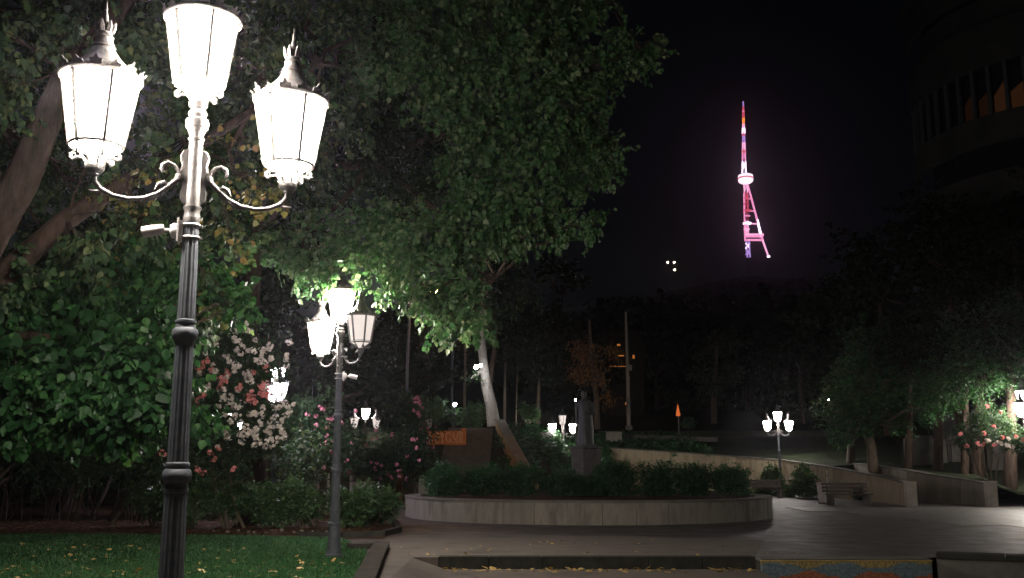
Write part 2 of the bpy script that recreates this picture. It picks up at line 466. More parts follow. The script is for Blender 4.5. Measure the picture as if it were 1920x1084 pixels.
# right-hand low wall coming towards the viewer
rw = empty('low_side_wall', (xm1 + 0.35, RISER_Y - 0.2, 0)); tag(rw, 'low grey wall with dark coping at the lower right corner', 'wall')
a0 = Vector((xm1 + .25, RISER_Y - .05, 0)); a1 = Vector((xm1 + 3.2, RISER_Y - 1.5, 0))
dirv = (a1 - a0); ln = dirv.length; ang = math.atan2(dirv.y, dirv.x)
b = MB(); c = (a0 + a1) / 2 - Vector(rw.location)
b.box((c.x, c.y, -0.36), (ln, 0.36, 0.74), rz=ang); b.build('wall_body', M_CAP, rw)
for k in range(3):
    p = a0.lerp(a1, (k + .5) / 3) - Vector(rw.location)
    b = MB(); b.box((p.x, p.y, 0.055), (ln / 3 - 0.012, 0.5, 0.09), rz=ang); b.build('coping_stone', M_DARKST, rw)

# paving slabs right of the planter
slab_meshes = []
for v in range(4):
    b = MB(); b.box((0, 0, 0.0), (1.188, 1.188, 0.014)); slab_meshes.append(b.mesh('slab', M_SLAB if v % 2 else M_SLAB2))
ci, si = cos(R(-4)), sin(R(-4))
for i in range(14):
    for j in range(20):
        X = 7.6 + i * 1.2; Y = 19.2 + j * 1.2
        X, Y = X * ci - (Y - 19) * si, 19 + X * si * 0.0 + (Y - 19)
        if X < 8.2 + 0.0 * Y: continue
        if X < 15.5 - 0.25 * (Y - 19) : continue
        if Y > 40.5: continue
        o = link('slab', slab_meshes[(i * 3 + j * 5) % 4], plaza, (X, Y, 0.0006 * ((i + 2 * j) % 3)))
        o.rotation_euler = (0, 0, R(rng.normal(0, .25)))

# lawn
lawn_pts = [(-30, -5)] + [(p.x, p.y) for p in (G(672, 1110), G(686, 1060), G(688, 1030), G(640, 1010), G(520, 1007), G(300, 1004), G(100, 1003), G(-200, 1001))] + [(-30, 24.5)]
poly_sheet('lawn', lawn_pts, 0.012, M_LAWN)
bed_pts = [(-45, 24.3)] + [(p.x, p.y) for p in (G(-200, 1003), G(100, 1005), G(300, 1006), G(520, 1009), G(640, 1012), G(720, 1010), G(745, 996), G(738, 985), G(725, 960), G(740, 940))] + [(-4.6, 41), (-45, 41)]
poly_sheet('soil_bed', bed_pts, 0.008, M_SOIL)

def in_poly(x, y, poly):
    c = np.zeros(len(x), bool); n = len(poly)
    for i in range(n):
        x1, y1 = poly[i]; x2, y2 = poly[(i + 1) % n]
        cond = ((y1 > y) != (y2 > y)) & (x < (x2 - x1) * (y - y1) / (y2 - y1 + 1e-12) + x1)
        c ^= cond
    return c

# grass tufts
N = 52000
gx = rng.uniform(-13.5, -1.8, N); gy = rng.uniform(14.3, 24.3, N)
k = in_poly(gx, gy, lawn_pts) & (np.abs(gx) < gy * 0.56); gx, gy = gx[k], gy[k]
N = len(gx)
patch = 0.5 + 0.5 * np.sin(gx * 1.7 + np.sin(gy * 2.1)) * np.cos(gy * 1.3)
h = rng.uniform(0.025, 0.065, N) * (0.7 + 0.5 * patch); a = rng.uniform(0, 2 * pi, N); w = rng.uniform(0.006, 0.014, N) * 1.4
lx, ly = rng.normal(0, .35, N) * h, rng.normal(0, .35, N) * h
V = np.empty((N, 3, 3)); ca, sa = np.cos(a) * w, np.sin(a) * w
V[:, 0] = np.stack([gx - ca, gy - sa, np.full(N, .01)], 1); V[:, 1] = np.stack([gx + ca, gy + sa, np.full(N, .01)], 1)
V[:, 2] = np.stack([gx + lx, gy + ly, .012 + h], 1)
o = link('grass', np_mesh('grass', V.reshape(-1, 3), np.arange(3 * N).reshape(-1, 3), M_GRASS))
tag(o, 'short green lawn grass under the lamps', 'grass', kind='stuff')

# kerb stones edging the lawn
ke = empty('lawn_kerb', G(700, 1050)); tag(ke, 'dark raised stone kerb around the right end of the lawn', 'kerb')
kp = [G(655, 1031), G(716, 1028), G(704, 1052), G(690, 1084), G(668, 1130)]
for i in range(len(kp) - 1):
    p, q = kp[i] - ke.location, kp[i + 1] - ke.location
    n = max(1, int((q - p).length / 0.75)); ang = math.atan2((q - p).y, (q - p).x)
    for j in range(n):
        m = p.lerp(q, (j + .5) / n)
        b = MB(); b.box((m.x, m.y, 0.065), ((q - p).length / n - 0.012, 0.3, 0.11), rz=ang)
        b.build('kerb_stone', M_KERB, ke)
ke2 = empty('bed_kerb', G(740, 992)); tag(ke2, 'low stone edging at the right corner of the shrub bed', 'kerb')
kp = [G(560, 1007), G(640, 1009), G(715, 1006), G(748, 998), G(742, 986), G(728, 968)]
for i in range(len(kp) - 1):
    p, q = kp[i] - ke2.location, kp[i + 1] - ke2.location
    n = max(1, int((q - p).length / 0.8)); ang = math.atan2((q - p).y, (q - p).x)
    for j in range(n):
        m = p.lerp(q, (j + .5) / n)
        b = MB(); b.box((m.x, m.y, 0.06), ((q - p).length / n - 0.015, 0.16, 0.13), rz=ang)
        b.build('kerb_stone', M_DARKST, ke2)
st = empty('edging_stone_row', G(480, 998)); tag(st, 'row of small pale stones lying along the bed behind the lawn', 'stones')
for i, px in enumerate(range(395, 640, 17)):
    p = G(px + rng.uniform(-5, 5), 998 + rng.uniform(-2, 3)) - st.location
    b = MB(); s = rng.uniform(.03, .06)
    b.lathe([(0, s * .8), (s * .5, s), (s, s * .7), (s * 1.2, s * .3)], 7, (p.x, p.y, .008)); b.build('stone', M_STONE, st)

# ------------------------------------------------------------------ bank, terrace, hill
front = [(-70, 46, 0), (-20, 46, 0), (-5.6, 46, 0), (-0.6, 46, 0), (2.0, 49, 0), (5, 57, .3)]
WALL = [P(1095, 834, 73), P(1130, 838, 72), P(1215, 843.5, 70), P(1300, 849, 68), P(1380, 855, 65), P(1458, 861, 61.8), P(1530, 871, 55), P(1600, 883, 49.5), P(1655, 893, 45.2), P(1703, 905, 41.3)]
WALL2 = [P(1600, 868, 56), P(1650, 874, 52), P(1700, 881, 48), P(1740, 888, 46), P(1800, 897, 43.5), P(1853, 906, 41.3)]
front += [(p.x + .2, p.y + .2, p.z - 0.12) for p in WALL[1:7]]
front += [(WALL2[0].x, WALL2[0].y, WALL2[0].z - .1)] + [(p.x + .15, p.y + .25, p.z - .1) for p in WALL2[1:]]
front += [(21.5, 43, .4), (26, 44, .5), (60, 46, .6)]
back = [(-70, 60, 3.8), (-20, 60, 3.8), (-5.6, 60, 3.8), (-0.6, 60, 3.8), (2.2, 63, 3.75), (5.2, 78, 3.8)]
bx = np.linspace(7, 40, len(front) - len(back))
back += [(x, 80, 3.9) for x in bx]
n = len(front); V = []; Fs = []
K = 14
for i in range(n):
    a, c = Vector(front[i]), Vector(back[i])
    for j in range(K + 1):
        t = j / K; p = a.lerp(c, t)
        zz = p.z + (0.15 * sin(p.x * 1.3 + p.y) * sin(pi * t) if abs(p.x + 3.1) > 2.6 else -0.15 * sin(pi * min(1, t * 1.0)))
        V.append((p.x, p.y, zz))
for i in range(n - 1):
    for j in range(K):
        Fs.append((i * (K + 1) + j, (i + 1) * (K + 1) + j, (i + 1) * (K + 1) + j + 1, i * (K + 1) + j + 1))
b = MB(); b.add(V, Fs); tag(b.build('bank', M_BANK, smooth=True), kind='structure')
# terrace sheet + hill
V = []; Fs = []
nx = 60
prof = [(0, 3.8), (14, 3.9), (40, 6), (90, 14), (200, 40), (420, 80), (800, 150), (1250, 245), (1500, 295), (1680, 333), (1900, 335), (2600, 280)]
bk = [(-900, 60, 3.8)] + back + [(120, 78, 4), (1400, 80, 4)]
xs = [-900, -400, -160] + list(np.linspace(-70, 70, 41)) + [160, 400, 1400]
def backy(x): return float(np.interp(x, [p[0] for p in bk], [p[1] for p in bk]))
def hillz(x, y):
    d = y - 60
    z = float(np.interp(d, [p[0] for p in prof], [p[1] for p in prof]))
    if d > 60:
        u = x / max(1, y) * F + 960
        ridge = float(np.interp(u, [-900, 200, 700, 1100, 1300, 1400, 1500, 1700, 2200, 3000], [.30, .45, .62, .82, .95, 1.0, 1.0, .93, .7, .5]))
        k = min(1, (d - 60) / 500)
        z = z * (1 - k + k * ridge) + k * 5 * sin(x * .013) * sin(y * .011)
    return z
for x in xs:
    y0 = backy(x)
    for (d, z) in prof:
        y = max(y0, 60 + d) if d > 0 else y0
        X = x * (1 + max(0, y - 80) / 120)
        V.append((X, y, hillz(X, y) if d > 0 else 3.8 + 0.1 * (y0 > 70)))
kk = len(prof)
for i in range(len(xs) - 1):
    for j in range(kk - 1):
        Fs.append((i * kk + j, (i + 1) * kk + j, (i + 1) * kk + j + 1, i * kk + j + 1))
b = MB(); b.add(V, Fs); b.cur = 0
hill = tag(b.build('hill', M_HILL, smooth=True), kind='structure')
b = MB()
V = []; Fs = []
for i, (x, y, z) in enumerate(back): V += [(x, y - .03, z + .02), (x * 1.2, y + 26, z + 1.0)]
for i in range(len(back) - 1): Fs.append((2 * i, 2 * i + 2, 2 * i + 3, 2 * i + 1))
b.add(V, Fs); tag(b.build('terrace', M_TERR), kind='structure')

# ------------------------------------------------------------------ planter
PC = Vector((G(1101, 985).x + 0.42, 34.2, 0)); PR = 6.05
pla = empty('round_planter', PC); tag(pla, 'large round stone planter with a low pale panelled wall', 'planter')
npn = 40
for k in range(npn):
    a0 = 2 * pi * k / npn + .0012; a1 = 2 * pi * (k + 1) / npn - .0012
    V = []; rr = PR + 0.004 * ((k * 5) % 3)
    for a in (a0, (a0 + a1) / 2, a1):
        for r_, z in ((rr, 0.0), (rr, .6), (rr - .3, .6), (rr - .3, 0.0)): V.append((r_ * cos(a), r_ * sin(a), z))
    Fs = []
    for i in range(2):
        for j in range(4): Fs.append((i * 4 + j, (i + 1) * 4 + j, (i + 1) * 4 + (j + 1) % 4, i * 4 + (j + 1) % 4))
    Fs += [(0, 1, 2, 3), (11, 10, 9, 8)]
    b = MB(); b.add(V, Fs); b.build('panel', (M_STONE, M_STONEB)[(k * 3) % 5 == 1], pla)
b = MB(); V = []; Fs = []
for k in range(96):
    a = 2 * pi * k / 96
    for r_, z in ((PR + .03, .603), (PR + .03, .66), (PR - .5, .66), (PR - .5, .603)): V.append((r_ * cos(a), r_ * sin(a), z))
for k in range(96):
    k2 = (k + 1) % 96
    for j in range(4): Fs.append((k * 4 + j, k2 * 4 + j, k2 * 4 + (j + 1) % 4, k * 4 + (j + 1) % 4))
b.add(V, Fs); b.build('cap', M_CAP, pla)
b = MB(); b.add([(5.56 * cos(2 * pi * k / 64), 5.56 * sin(2 * pi * k / 64), .58) for k in range(64)], [tuple(range(64))]); b.build('soil', M_SOIL, pla)

# ------------------------------------------------------------------ ramp walls
def wall_run(name, label, pts, mat, capm, pier=None, thick=.28):
    e = empty(name, (pts[-1].x, pts[-1].y, 0)); tag(e, label, 'wall')
    o = e.location
    for i in range(len(pts) - 1):
        p, q = pts[i] - o, pts[i + 1] - o
        d = Vector((q.x - p.x, q.y - p.y, 0)); L = d.length; d.normalize(); nrm = Vector((-d.y, d.x, 0))
        if nrm.y < 0: nrm = -nrm
        if nrm.x < 0 and abs(nrm.y) < .2: nrm = -nrm
        m = 2
        for s in range(m):
            a_, b_ = p.lerp(q, s / m), p.lerp(q, (s + 1) / m)
            a_ = a_ + d * .006; b_ = b_ - d * .006
            V = []
            for r_, zt in ((a_, a_.z), (b_, b_.z)):
                for off in (0, thick): V += [(r_.x + nrm.x * off, r_.y + nrm.y * off, 0), (r_.x + nrm.x * off, r_.y + nrm.y * off, zt - .07)]
            bb = MB(); bb.add(V, [(0, 4, 5, 1), (2, 3, 7, 6), (1, 5, 7, 3), (0, 1, 3, 2), (4, 6, 7, 5)])
            bb.build('wall_panel', mat, e)
            V = []
            for r_, zt in ((a_, a_.z), (b_, b_.z)):
                for off in (-.05, thick + .05): V += [(r_.x + nrm.x * off, r_.y + nrm.y * off, zt - .067), (r_.x + nrm.x * off, r_.y + nrm.y * off, zt)]
            bb = MB(); bb.add(V, [(0, 4, 5, 1), (2, 3, 7, 6), (1, 5, 7, 3), (0, 2, 6, 4), (0, 1, 3, 2), (4, 6, 7, 5)])
            bb.build('coping_stone', capm, e)
    if pier:
        bb = MB(); bb.box((0.0, -.16, pier / 2), (.4, .3, pier)); bb.box((0, -.16, pier + .02), (.44, .34, .04)); bb.build('end_pier', M_PALEP, e)
    return e
wall_run('ramp_wall', 'long tan sloping ramp wall descending to a pale square pier left of the bank path', WALL, M_TAN, M_CAP, pier=.95)
wall_run('ramp_wall', 'grey sloping wall ending in the rightmost pale pier', WALL2, M_STONE2, M_CAP, pier=.97)
# terrace edge walls
def long_block(name, label, cat, p, q, h, t, mat, n=1, part='block'):
    e = empty(name, (p.x, p.y, min(p.z, q.z))); tag(e, label, cat)
    ang = math.atan2(q.y - p.y, q.x - p.x); L = (Vector((q.x, q.y)) - Vector((p.x, p.y))).length
    for i in range(n):
        c = p.lerp(q, (i + .5) / n) - e.location
        b = MB(); b.box((c.x, c.y, c.z + h / 2), (L / n - .015, t, h), rz=ang); b.build(part, mat, e)
    return e
long_block('terrace_wall', 'short pale wall block at the foot of the flagpole', 'wall', P(1136, 829, 74), P(1166, 829, 74), .75, .5, M_STONE, 1)
long_block('terrace_wall', 'long low dark wall along the terrace right of the flagpole', 'wall', P(1170, 824, 76), P(1345, 829, 76), .35, .4, M_CAP, 6)

# ------------------------------------------------------------------ stairs with cheek walls, sign
st0, st1 = P(805, 900, 46).x, P(925, 800, 59).x
stair = empty('staircase', (0, 46, 0)); tag(stair, 'wide grey stone staircase climbing to the terrace behind the hedge', 'stairs')
ns = 24
for k in range(ns):
    z1 = 3.8 * (k + 1) / ns; y0 = 13.6 * k / ns
    b = MB(); b.box(((st0 + st1) / 2, y0 + .35, z1 / 2 + .03), (st1 - st0 - .06, .7, z1 - .0)); b.box(((st0 + st1) / 2, y0 - .02, z1 + .008), (st1 - st0 - .05, .06, .05)); b.build('step', M_STEP, stair)
def cheek(x0, x1, label, m):
    e = empty('stair_cheek_wall', (x0, 46, 0)); tag(e, label, 'wall')
    V = []
    pr = [(-1.2, 0), (-1.2, .95), (-.2, 1.0), (13.4, 4.25), (14.2, 4.3), (14.2, 0)]
    for off in (-.2, .2):
        for (y, z) in pr:
            xx = (x0 + (x1 - x0) * (y + 1.2) / 15.4) - x0
            V.append((xx + off, y, z))
    k = len(pr)
    Fs = [tuple(range(k)), tuple(reversed(range(k, 2 * k)))] + [(i, k + i, k + (i + 1) % k, (i + 1) % k) for i in range(k)]
    b = MB(); b.add(V, Fs); b.build('wall_body', m, e)
    b = MB()
    for a_, c_ in ((1, 2), (2, 3), (3, 4)):
        y0_, z0_ = pr[a_]; y1_, z1_ = pr[c_]
        V = []
        for (y, z) in ((y0_, z0_), (y1_, z1_)):
            xx = (x1 - x0) * (y + 1.2) / 15.4
            for off, dz in ((-.27, .004), (-.27, .08), (.27, .08), (.27, .004)): V.append((xx + off, y, z + dz))
        b.add(V, [(0, 1, 5, 4), (1, 2, 6, 5), (2, 3, 7, 6), (3, 0, 4, 7), (0, 3, 2, 1), (4, 5, 6, 7)])
    b.build('coping', M_STONE, e)
cheek(P(1000, 885, 46).x, P(935, 803, 59.5).x, 'sloping side wall right of the staircase with a pale stone cap', surf('sodium_tinted_render', (0.28, 0.19, 0.08), (0.4, 0.28, 0.13), 1.2, .9, .6))  # sodium light on the right wall painted into its render colour
cheek(P(790, 900, 46).x, P(800, 803, 59.5).x, 'sloping side wall left of the staircase', M_STEP)
pr_ = empty('gate_pier', P(795, 930, 42.5)); pr_.location.z = 0; tag(pr_, 'short pale square pier left of the hedge', 'pier')
b = MB(); b.box((0, 0, .55), (.42, .42, 1.1)); b.build('shaft', M_PALEP, pr_); b = MB(); b.box((0, 0, 1.13), (.5, .5, .06)); b.build('cap', M_CAP, pr_)
# the lettered board
sg = empty('lettered_board', P(838, 834, 53)); tag(sg, 'orange signboard with pale decorative letters above the staircase', 'sign')
SW = (873 - 803) / F * 53.5; SH = .72
b = MB(); b.box((0, 0, SH / 2), (SW, .06, SH)); b.box((SW / 2 - .12, 0, SH + .07), (.24, .055, .14)); b.build('board', M_ORANGEP, sg)
b = MB(); b.box((-SW / 2 + .1, .08, -.7), (.06, .06, 2.6)); b.box((SW / 2 - .1, .08, -.7), (.06, .06, 2.6)); b.build('posts', M_IRON, sg)
def letter(strokes, x0, w, h=.52):
    b = MB()
    for s in strokes:
        pts = [(x0 + p[0] * w, -.045, .1 + p[1] * h) for p in s]
        b.tube(pts, .038, 6)
    b.build('letter', M_CREAM, sg)
arc = lambda cx, cy, rx, ry, a0, a1, n=9: [(cx + rx * cos(R(a0 + (a1 - a0) * i / n)), cy + ry * sin(R(a0 + (a1 - a0) * i / n))) for i in range(n + 1)]
cw = SW / 6.6
letter([[(0, 0), (0, 1)], [(.8, 1), (.05, .5), (.85, 0)]], -SW / 2 + .10, cw * .62)
letter([arc(.45, .68, .42, .32, 0, 360, 12), [(.2, .3), (.1, .02), (.9, .02)]], -SW / 2 + .10 + cw, cw * .65)
letter([arc(.5, .75, .3, .25, 0, 360, 10), [(.5, .5), (.5, 0)], [(.2, 0), (.85, 0)]], -SW / 2 + .06 + 2 * cw, cw * .55)
letter([arc(.5, .55, .5, .45, 35, 320, 12), [(.6, .35), (1, .35), (1, 0)]], -SW / 2 + .04 + 3 * cw, cw * .8)
letter([[(.0, 1), (.3, .45), (.95, 0)], [(1, 1), (.85, .5), (.5, .3)], [(0, 0), (.15, .1)]], -SW / 2 + .10 + 4 * cw, cw * .8)
letter([[(0, 0), (0, 1.15)], [(.6, 0), (.6, 1.0)], [(0, 1.1), (.6, .95)]], -SW / 2 + .16 + 5 * cw, cw * .6)

# ------------------------------------------------------------------ foliage machinery
T_SIMPLE = (np.array([[0, 0, 0], [-.42, .4, .06], [.42, .4, .06], [0, 1, -.05]]), np.array([[0, 2, 3], [0, 3, 1]]))
T_HEART = (np.array([[0, 0, 0], [-.36, .1, .06], [-.5, .42, .1], [-.26, .78, .03], [0, 1.08, -.14], [.26, .78, .03], [.5, .42, .1], [.36, .1, .06], [0, .45, -.03]]),
           np.array([[8, 0, 1], [8, 1, 2], [8, 2, 3], [8, 3, 4], [8, 4, 5], [8, 5, 6], [8, 6, 7], [8, 7, 0]]))
T_NARROW = (np.array([[0, 0, 0], [-.2, .4, .04], [.2, .4, .04], [0, 1, -.05]]), np.array([[0, 2, 3], [0, 3, 1]]))

def leaf_cloud(rg, C, Rd, n_spray, per, size, template, droop=.5, shell=.5, flat=.75, sprlen=.45, sub=0):
    """C (k,3) clump centres, Rd (k,) radii -> vertices, faces of n_spray sprays with `per` leaves in each clump"""
    C = np.asarray(C, float); Rd = np.asarray(Rd, float); k = len(C)
    S = rg.integers(0, k, n_spray) if n_spray else None
    # sprays are shared out by clump volume^(2/3)
    w = Rd ** 2; w = w / w.sum(); S = rg.choice(k, n_spray, p=w)
    d = rg.normal(size=(n_spray, 3)); d /= np.linalg.norm(d, axis=1, keepdims=True)
    rad = rg.uniform(0, 1, n_spray) ** shell
    bumps = 0.78 + 0.3 * np.sin(d[:, 0] * 5 + S) * np.sin(d[:, 2] * 6 + 2 * S) + 0.2 * rg.normal(size=n_spray) * .6
    pos = C[S] + d * (rad * bumps * Rd[S])[:, None] * np.array([1, 1, flat])
    if sub:
        sd = rg.normal(size=(k, sub, 3)); sd /= np.linalg.norm(sd, axis=2, keepdims=True)
        sr = rg.uniform(.45, 1.05, (k, sub))
        j = rg.integers(0, sub, n_spray); dd = sd[S, j]
        off = rg.normal(size=(n_spray, 3)) * np.array([.17, .17, .07]) * (Rd[S] ** .6)[:, None]
        off[:, 2] -= .35 * np.hypot(off[:, 0], off[:, 1])
        pos = C[S] + dd * (sr[S, j] * Rd[S])[:, None] * np.array([1, 1, flat]) + off
        d = dd * .5 + d * .5
    ax = d * .9 + rg.normal(size=(n_spray, 3)) * .55; ax[:, 2] -= droop * .6
    ax /= np.linalg.norm(ax, axis=1, keepdims=True)
    up = np.zeros((n_spray, 3)); up[:, 2] = 1; up += rg.normal(size=(n_spray, 3)) * .35 + d * .35
    side = np.cross(ax, up); side /= np.linalg.norm(side, axis=1, keepdims=True) + 1e-9
    # leaves
    n = n_spray * per
    t = np.tile((np.arange(per) + .5) / per, n_spray) * sprlen
    sg_ = np.tile(np.where(np.arange(per) % 2 == 0, 1, -1), n_spray)
    I = np.repeat(np.arange(n_spray), per)
    sz = size * rg.uniform(.6, 1.25, n)
    p = pos[I] + ax[I] * t[:, None] + rg.normal(size=(n, 3)) * size * .25
    ydir = side[I] * sg_[:, None] * .8 + ax[I] * .6 + rg.normal(size=(n, 3)) * .3
    ydir[:, 2] -= droop
    ydir /= np.linalg.norm(ydir, axis=1, keepdims=True)
    nz = np.cross(side[I], ax[I]) + rg.normal(size=(n, 3)) * .4
    xdir = np.cross(ydir, nz); xdir /= np.linalg.norm(xdir, axis=1, keepdims=True) + 1e-9
    zdir = np.cross(xdir, ydir)
    T, Fc = template
    V = p[:, None, :] + sz[:, None, None] * (T[None, :, 0:1] * xdir[:, None, :] + T[None, :, 1:2] * ydir[:, None, :] + T[None, :, 2:3] * zdir[:, None, :])
    FF = Fc[None] + (np.arange(n) * len(T))[:, None, None]
    return V.reshape(-1, 3), FF.reshape(-1, 3)

def crown(name, parent, rg, clumps, n_spray, per, size, template, mat, origin, **kw):
    C = np.array([[c[0], c[1], c[2]] for c in clumps]) - np.array(origin)
    V, Fc = leaf_cloud(rg, C, [c[3] for c in clumps], n_spray, per, size, template, **kw)
    V[:, 2] = np.maximum(V[:, 2], .02 - origin[2] * 0)
    o = link(name, np_mesh(name, V, Fc, mat), parent); o['kind'] = 'stuff'
    return o

def pc(px, py, Y, r):
    p = P(px, py, Y); return (p.x, p.y, p.z, r)

def limb_pts(p, q, sag=0.0, n=6, rg=None, jit=.0):
    p, q = Vector(p), Vector(q); out = []
    L = (q - p).length
    for i in range(n + 1):
        t = i / n; v = p.lerp(q, t)
        v.z += sag * L * sin(pi * t)
        if rg is not None and 0 < i < n: v += Vector(rg.normal(size=3)) * jit * L
        out.append(v)
    return out

def twigs(parent, rg, anchor_pts, clumps, origin, mat, r0=.035, every=1, name='branch'):
    """a bough from the nearest limb point to every clump, all one part"""
    b = MB(); o = Vector(origin)
    A = [Vector(a) for a in anchor_pts]
    for i, c in enumerate(clumps):
        if i % every: continue
        q = Vector(c[:3]); a = min(A, key=lambda v: (v - q).length + .0)
        pts = limb_pts(a - o, q - o, .06, 5, rg, .03)
        b.tube(pts, [r0 * (1 - .75 * t / 5) for t in range(6)], 5, cap=False)
        for s in range(5):
            dv = Vector(rg.normal(size=3)); dv.normalize(); dv.z = abs(dv.z) * .4 - .1
            e = q + dv * c[3] * .85
            st_ = pts[3 + (s % 2)]
            b.tube(limb_pts(st_, e - o, .05, 3, rg, .04), [r0 * .35, r0 * .28, r0 * .2, r0 * .1], 4, cap=False)
    o_ = b.build(name, mat, parent, smooth=True); o_['kind'] = 'stuff'
    return o_

# ------------------------------------------------------------------ big trees on the left
def tree_big_left():
    rg = np.random.default_rng(11)
    base = Vector((-8.9, 13.4, 0))
    t = empty('broadleaf_tree', base); tag(t, 'large old tree at the left edge with thick forked brown limbs', 'tree')
    j1 = P(-60, 560, 13.2); j2 = P(40, 340, 13.2); j3 = P(120, 150, 13.5); j4 = P(245, -10, 14.0); j5 = P(330, -260, 14.5)
    b = MB()
    trunk = [base, base + Vector((.2, 0, 1.4)), j1 + Vector((-.35, 0, -.3)), j2, j3, j4, j5]
    b.tube([p - base for p in trunk], [.40, .30, .27, .23, .18, .12, .06], 14)
    b.build('trunk', M_BARK, t, smooth=True)
    l2 = [j1 + Vector((-.6, 0, -.75)), P(20, 505, 13.0), P(120, 415, 13.3), P(230, 345, 13.7), P(350, 290, 14.3), P(470, 210, 15), P(600, 120, 15.6)]
    b = MB(); b.tube([p - base for p in l2], [.2, .165, .14, .115, .09, .06, .03], 12); b.build('limb', M_BARK, t, smooth=True)
    l3 = [P(0, 430, 13.2), P(-60, 200, 14), P(-100, 40, 14.6)]
    b = MB(); b.tube([p - base for p in l3], [.22, .18, .1], 10); b.build('limb', M_BARK, t, smooth=True)
    cl = []
    for (px, py, Y, r) in [(20, 60, 17, 1.3), (150, 20, 17.5, 1.2), (280, 60, 17.5, 1.2), (420, 40, 17, 1.3), (560, 40, 16.5, 1.2), (80, 190, 17.5, 1.2), (230, 210, 17, 1.1),
                           (360, 170, 17.5, 1.2), (480, 170, 16.5, 1.1), (600, 190, 16.8, 1.0), (300, 330, 17.2, 1.1), (440, 300, 16.5, 1.0), (150, 380, 17, 1.1), (30, 300, 17.5, 1.1),
                           (550, 300, 17.5, .9), (400, 430, 17.0, 1.0), (250, 460, 16.5, 1.0), (120, 500, 17, 1.0), (10, 460, 17, 1.0), (300, -80, 17, 1.3), (100, -80, 17, 1.4), (500, -80, 17, 1.3),
                           (330, 560, 17.5, .9), (700, 40, 17.5, 1.1), (690, 130, 18.5, .9)]:
        cl.append(pc(px, py, Y, r))
    anchors = trunk[3:] + l2[2:] + l3
    twigs(t, rg, anchors, cl, base, M_BARK, .05)
    cl = [(c[0], c[1], c[2], c[3] * .9) for c in cl]
    crown('crown', t, rg, cl, 3600, 11, .105, T_HEART, M_LEAF_DARK, base, droop=.7, sub=15, sprlen=.4)
    fr = [pc(*a) for a in ((10, 170, 12.4, .4), (150, 470, 12.5, .4), (20, 520, 12.4, .4), (250, 410, 12.8, .4), (330, 250, 13.2, .5), (200, 60, 12.9, .5), (120, 60, 12.8, .5), (10, 60, 12.6, .6), (300, 90, 13.2, .5), (420, 340, 13.6, .45), (560, 200, 14, .5), (500, 110, 14.4, .6), (160, 310, 12.7, .35))]
    crown('front_spray', t, rg, fr, 330, 9, .1, T_HEART, M_LEAF_DARK, base, droop=.9, sub=8, sprlen=.35)
    twigs(t, rg, trunk[3:] + l2[1:], fr, base, M_BARK, .02, name='twig')
    # yellowing sprays that hang near the lantern
    cy = [pc(505, 375, 13.2, .34), pc(545, 385, 13.3, .28), pc(470, 345, 13.4, .36), pc(430, 420, 13.6, .32), pc(455, 470, 13.8, .26), pc(310, 345, 13.2, .32), pc(250, 385, 13.4, .34), pc(200, 330, 13.6, .3),
          pc(400, 560, 13.5, .25), pc(520, 250, 14, .3), pc(440, 270, 14, .35), pc(160, 470, 13.5, .3), pc(210, 520, 13.6, .25)]
    crown('autumn_spray', t, rg, cy, 58, 7, .088, T_HEART, M_LEAF_YEL, base, droop=1.0, shell=.7, sprlen=.4)
    twigs(t, rg, l2[2:], cy, base, M_BARK, .018, name='twig')
tree_big_left()

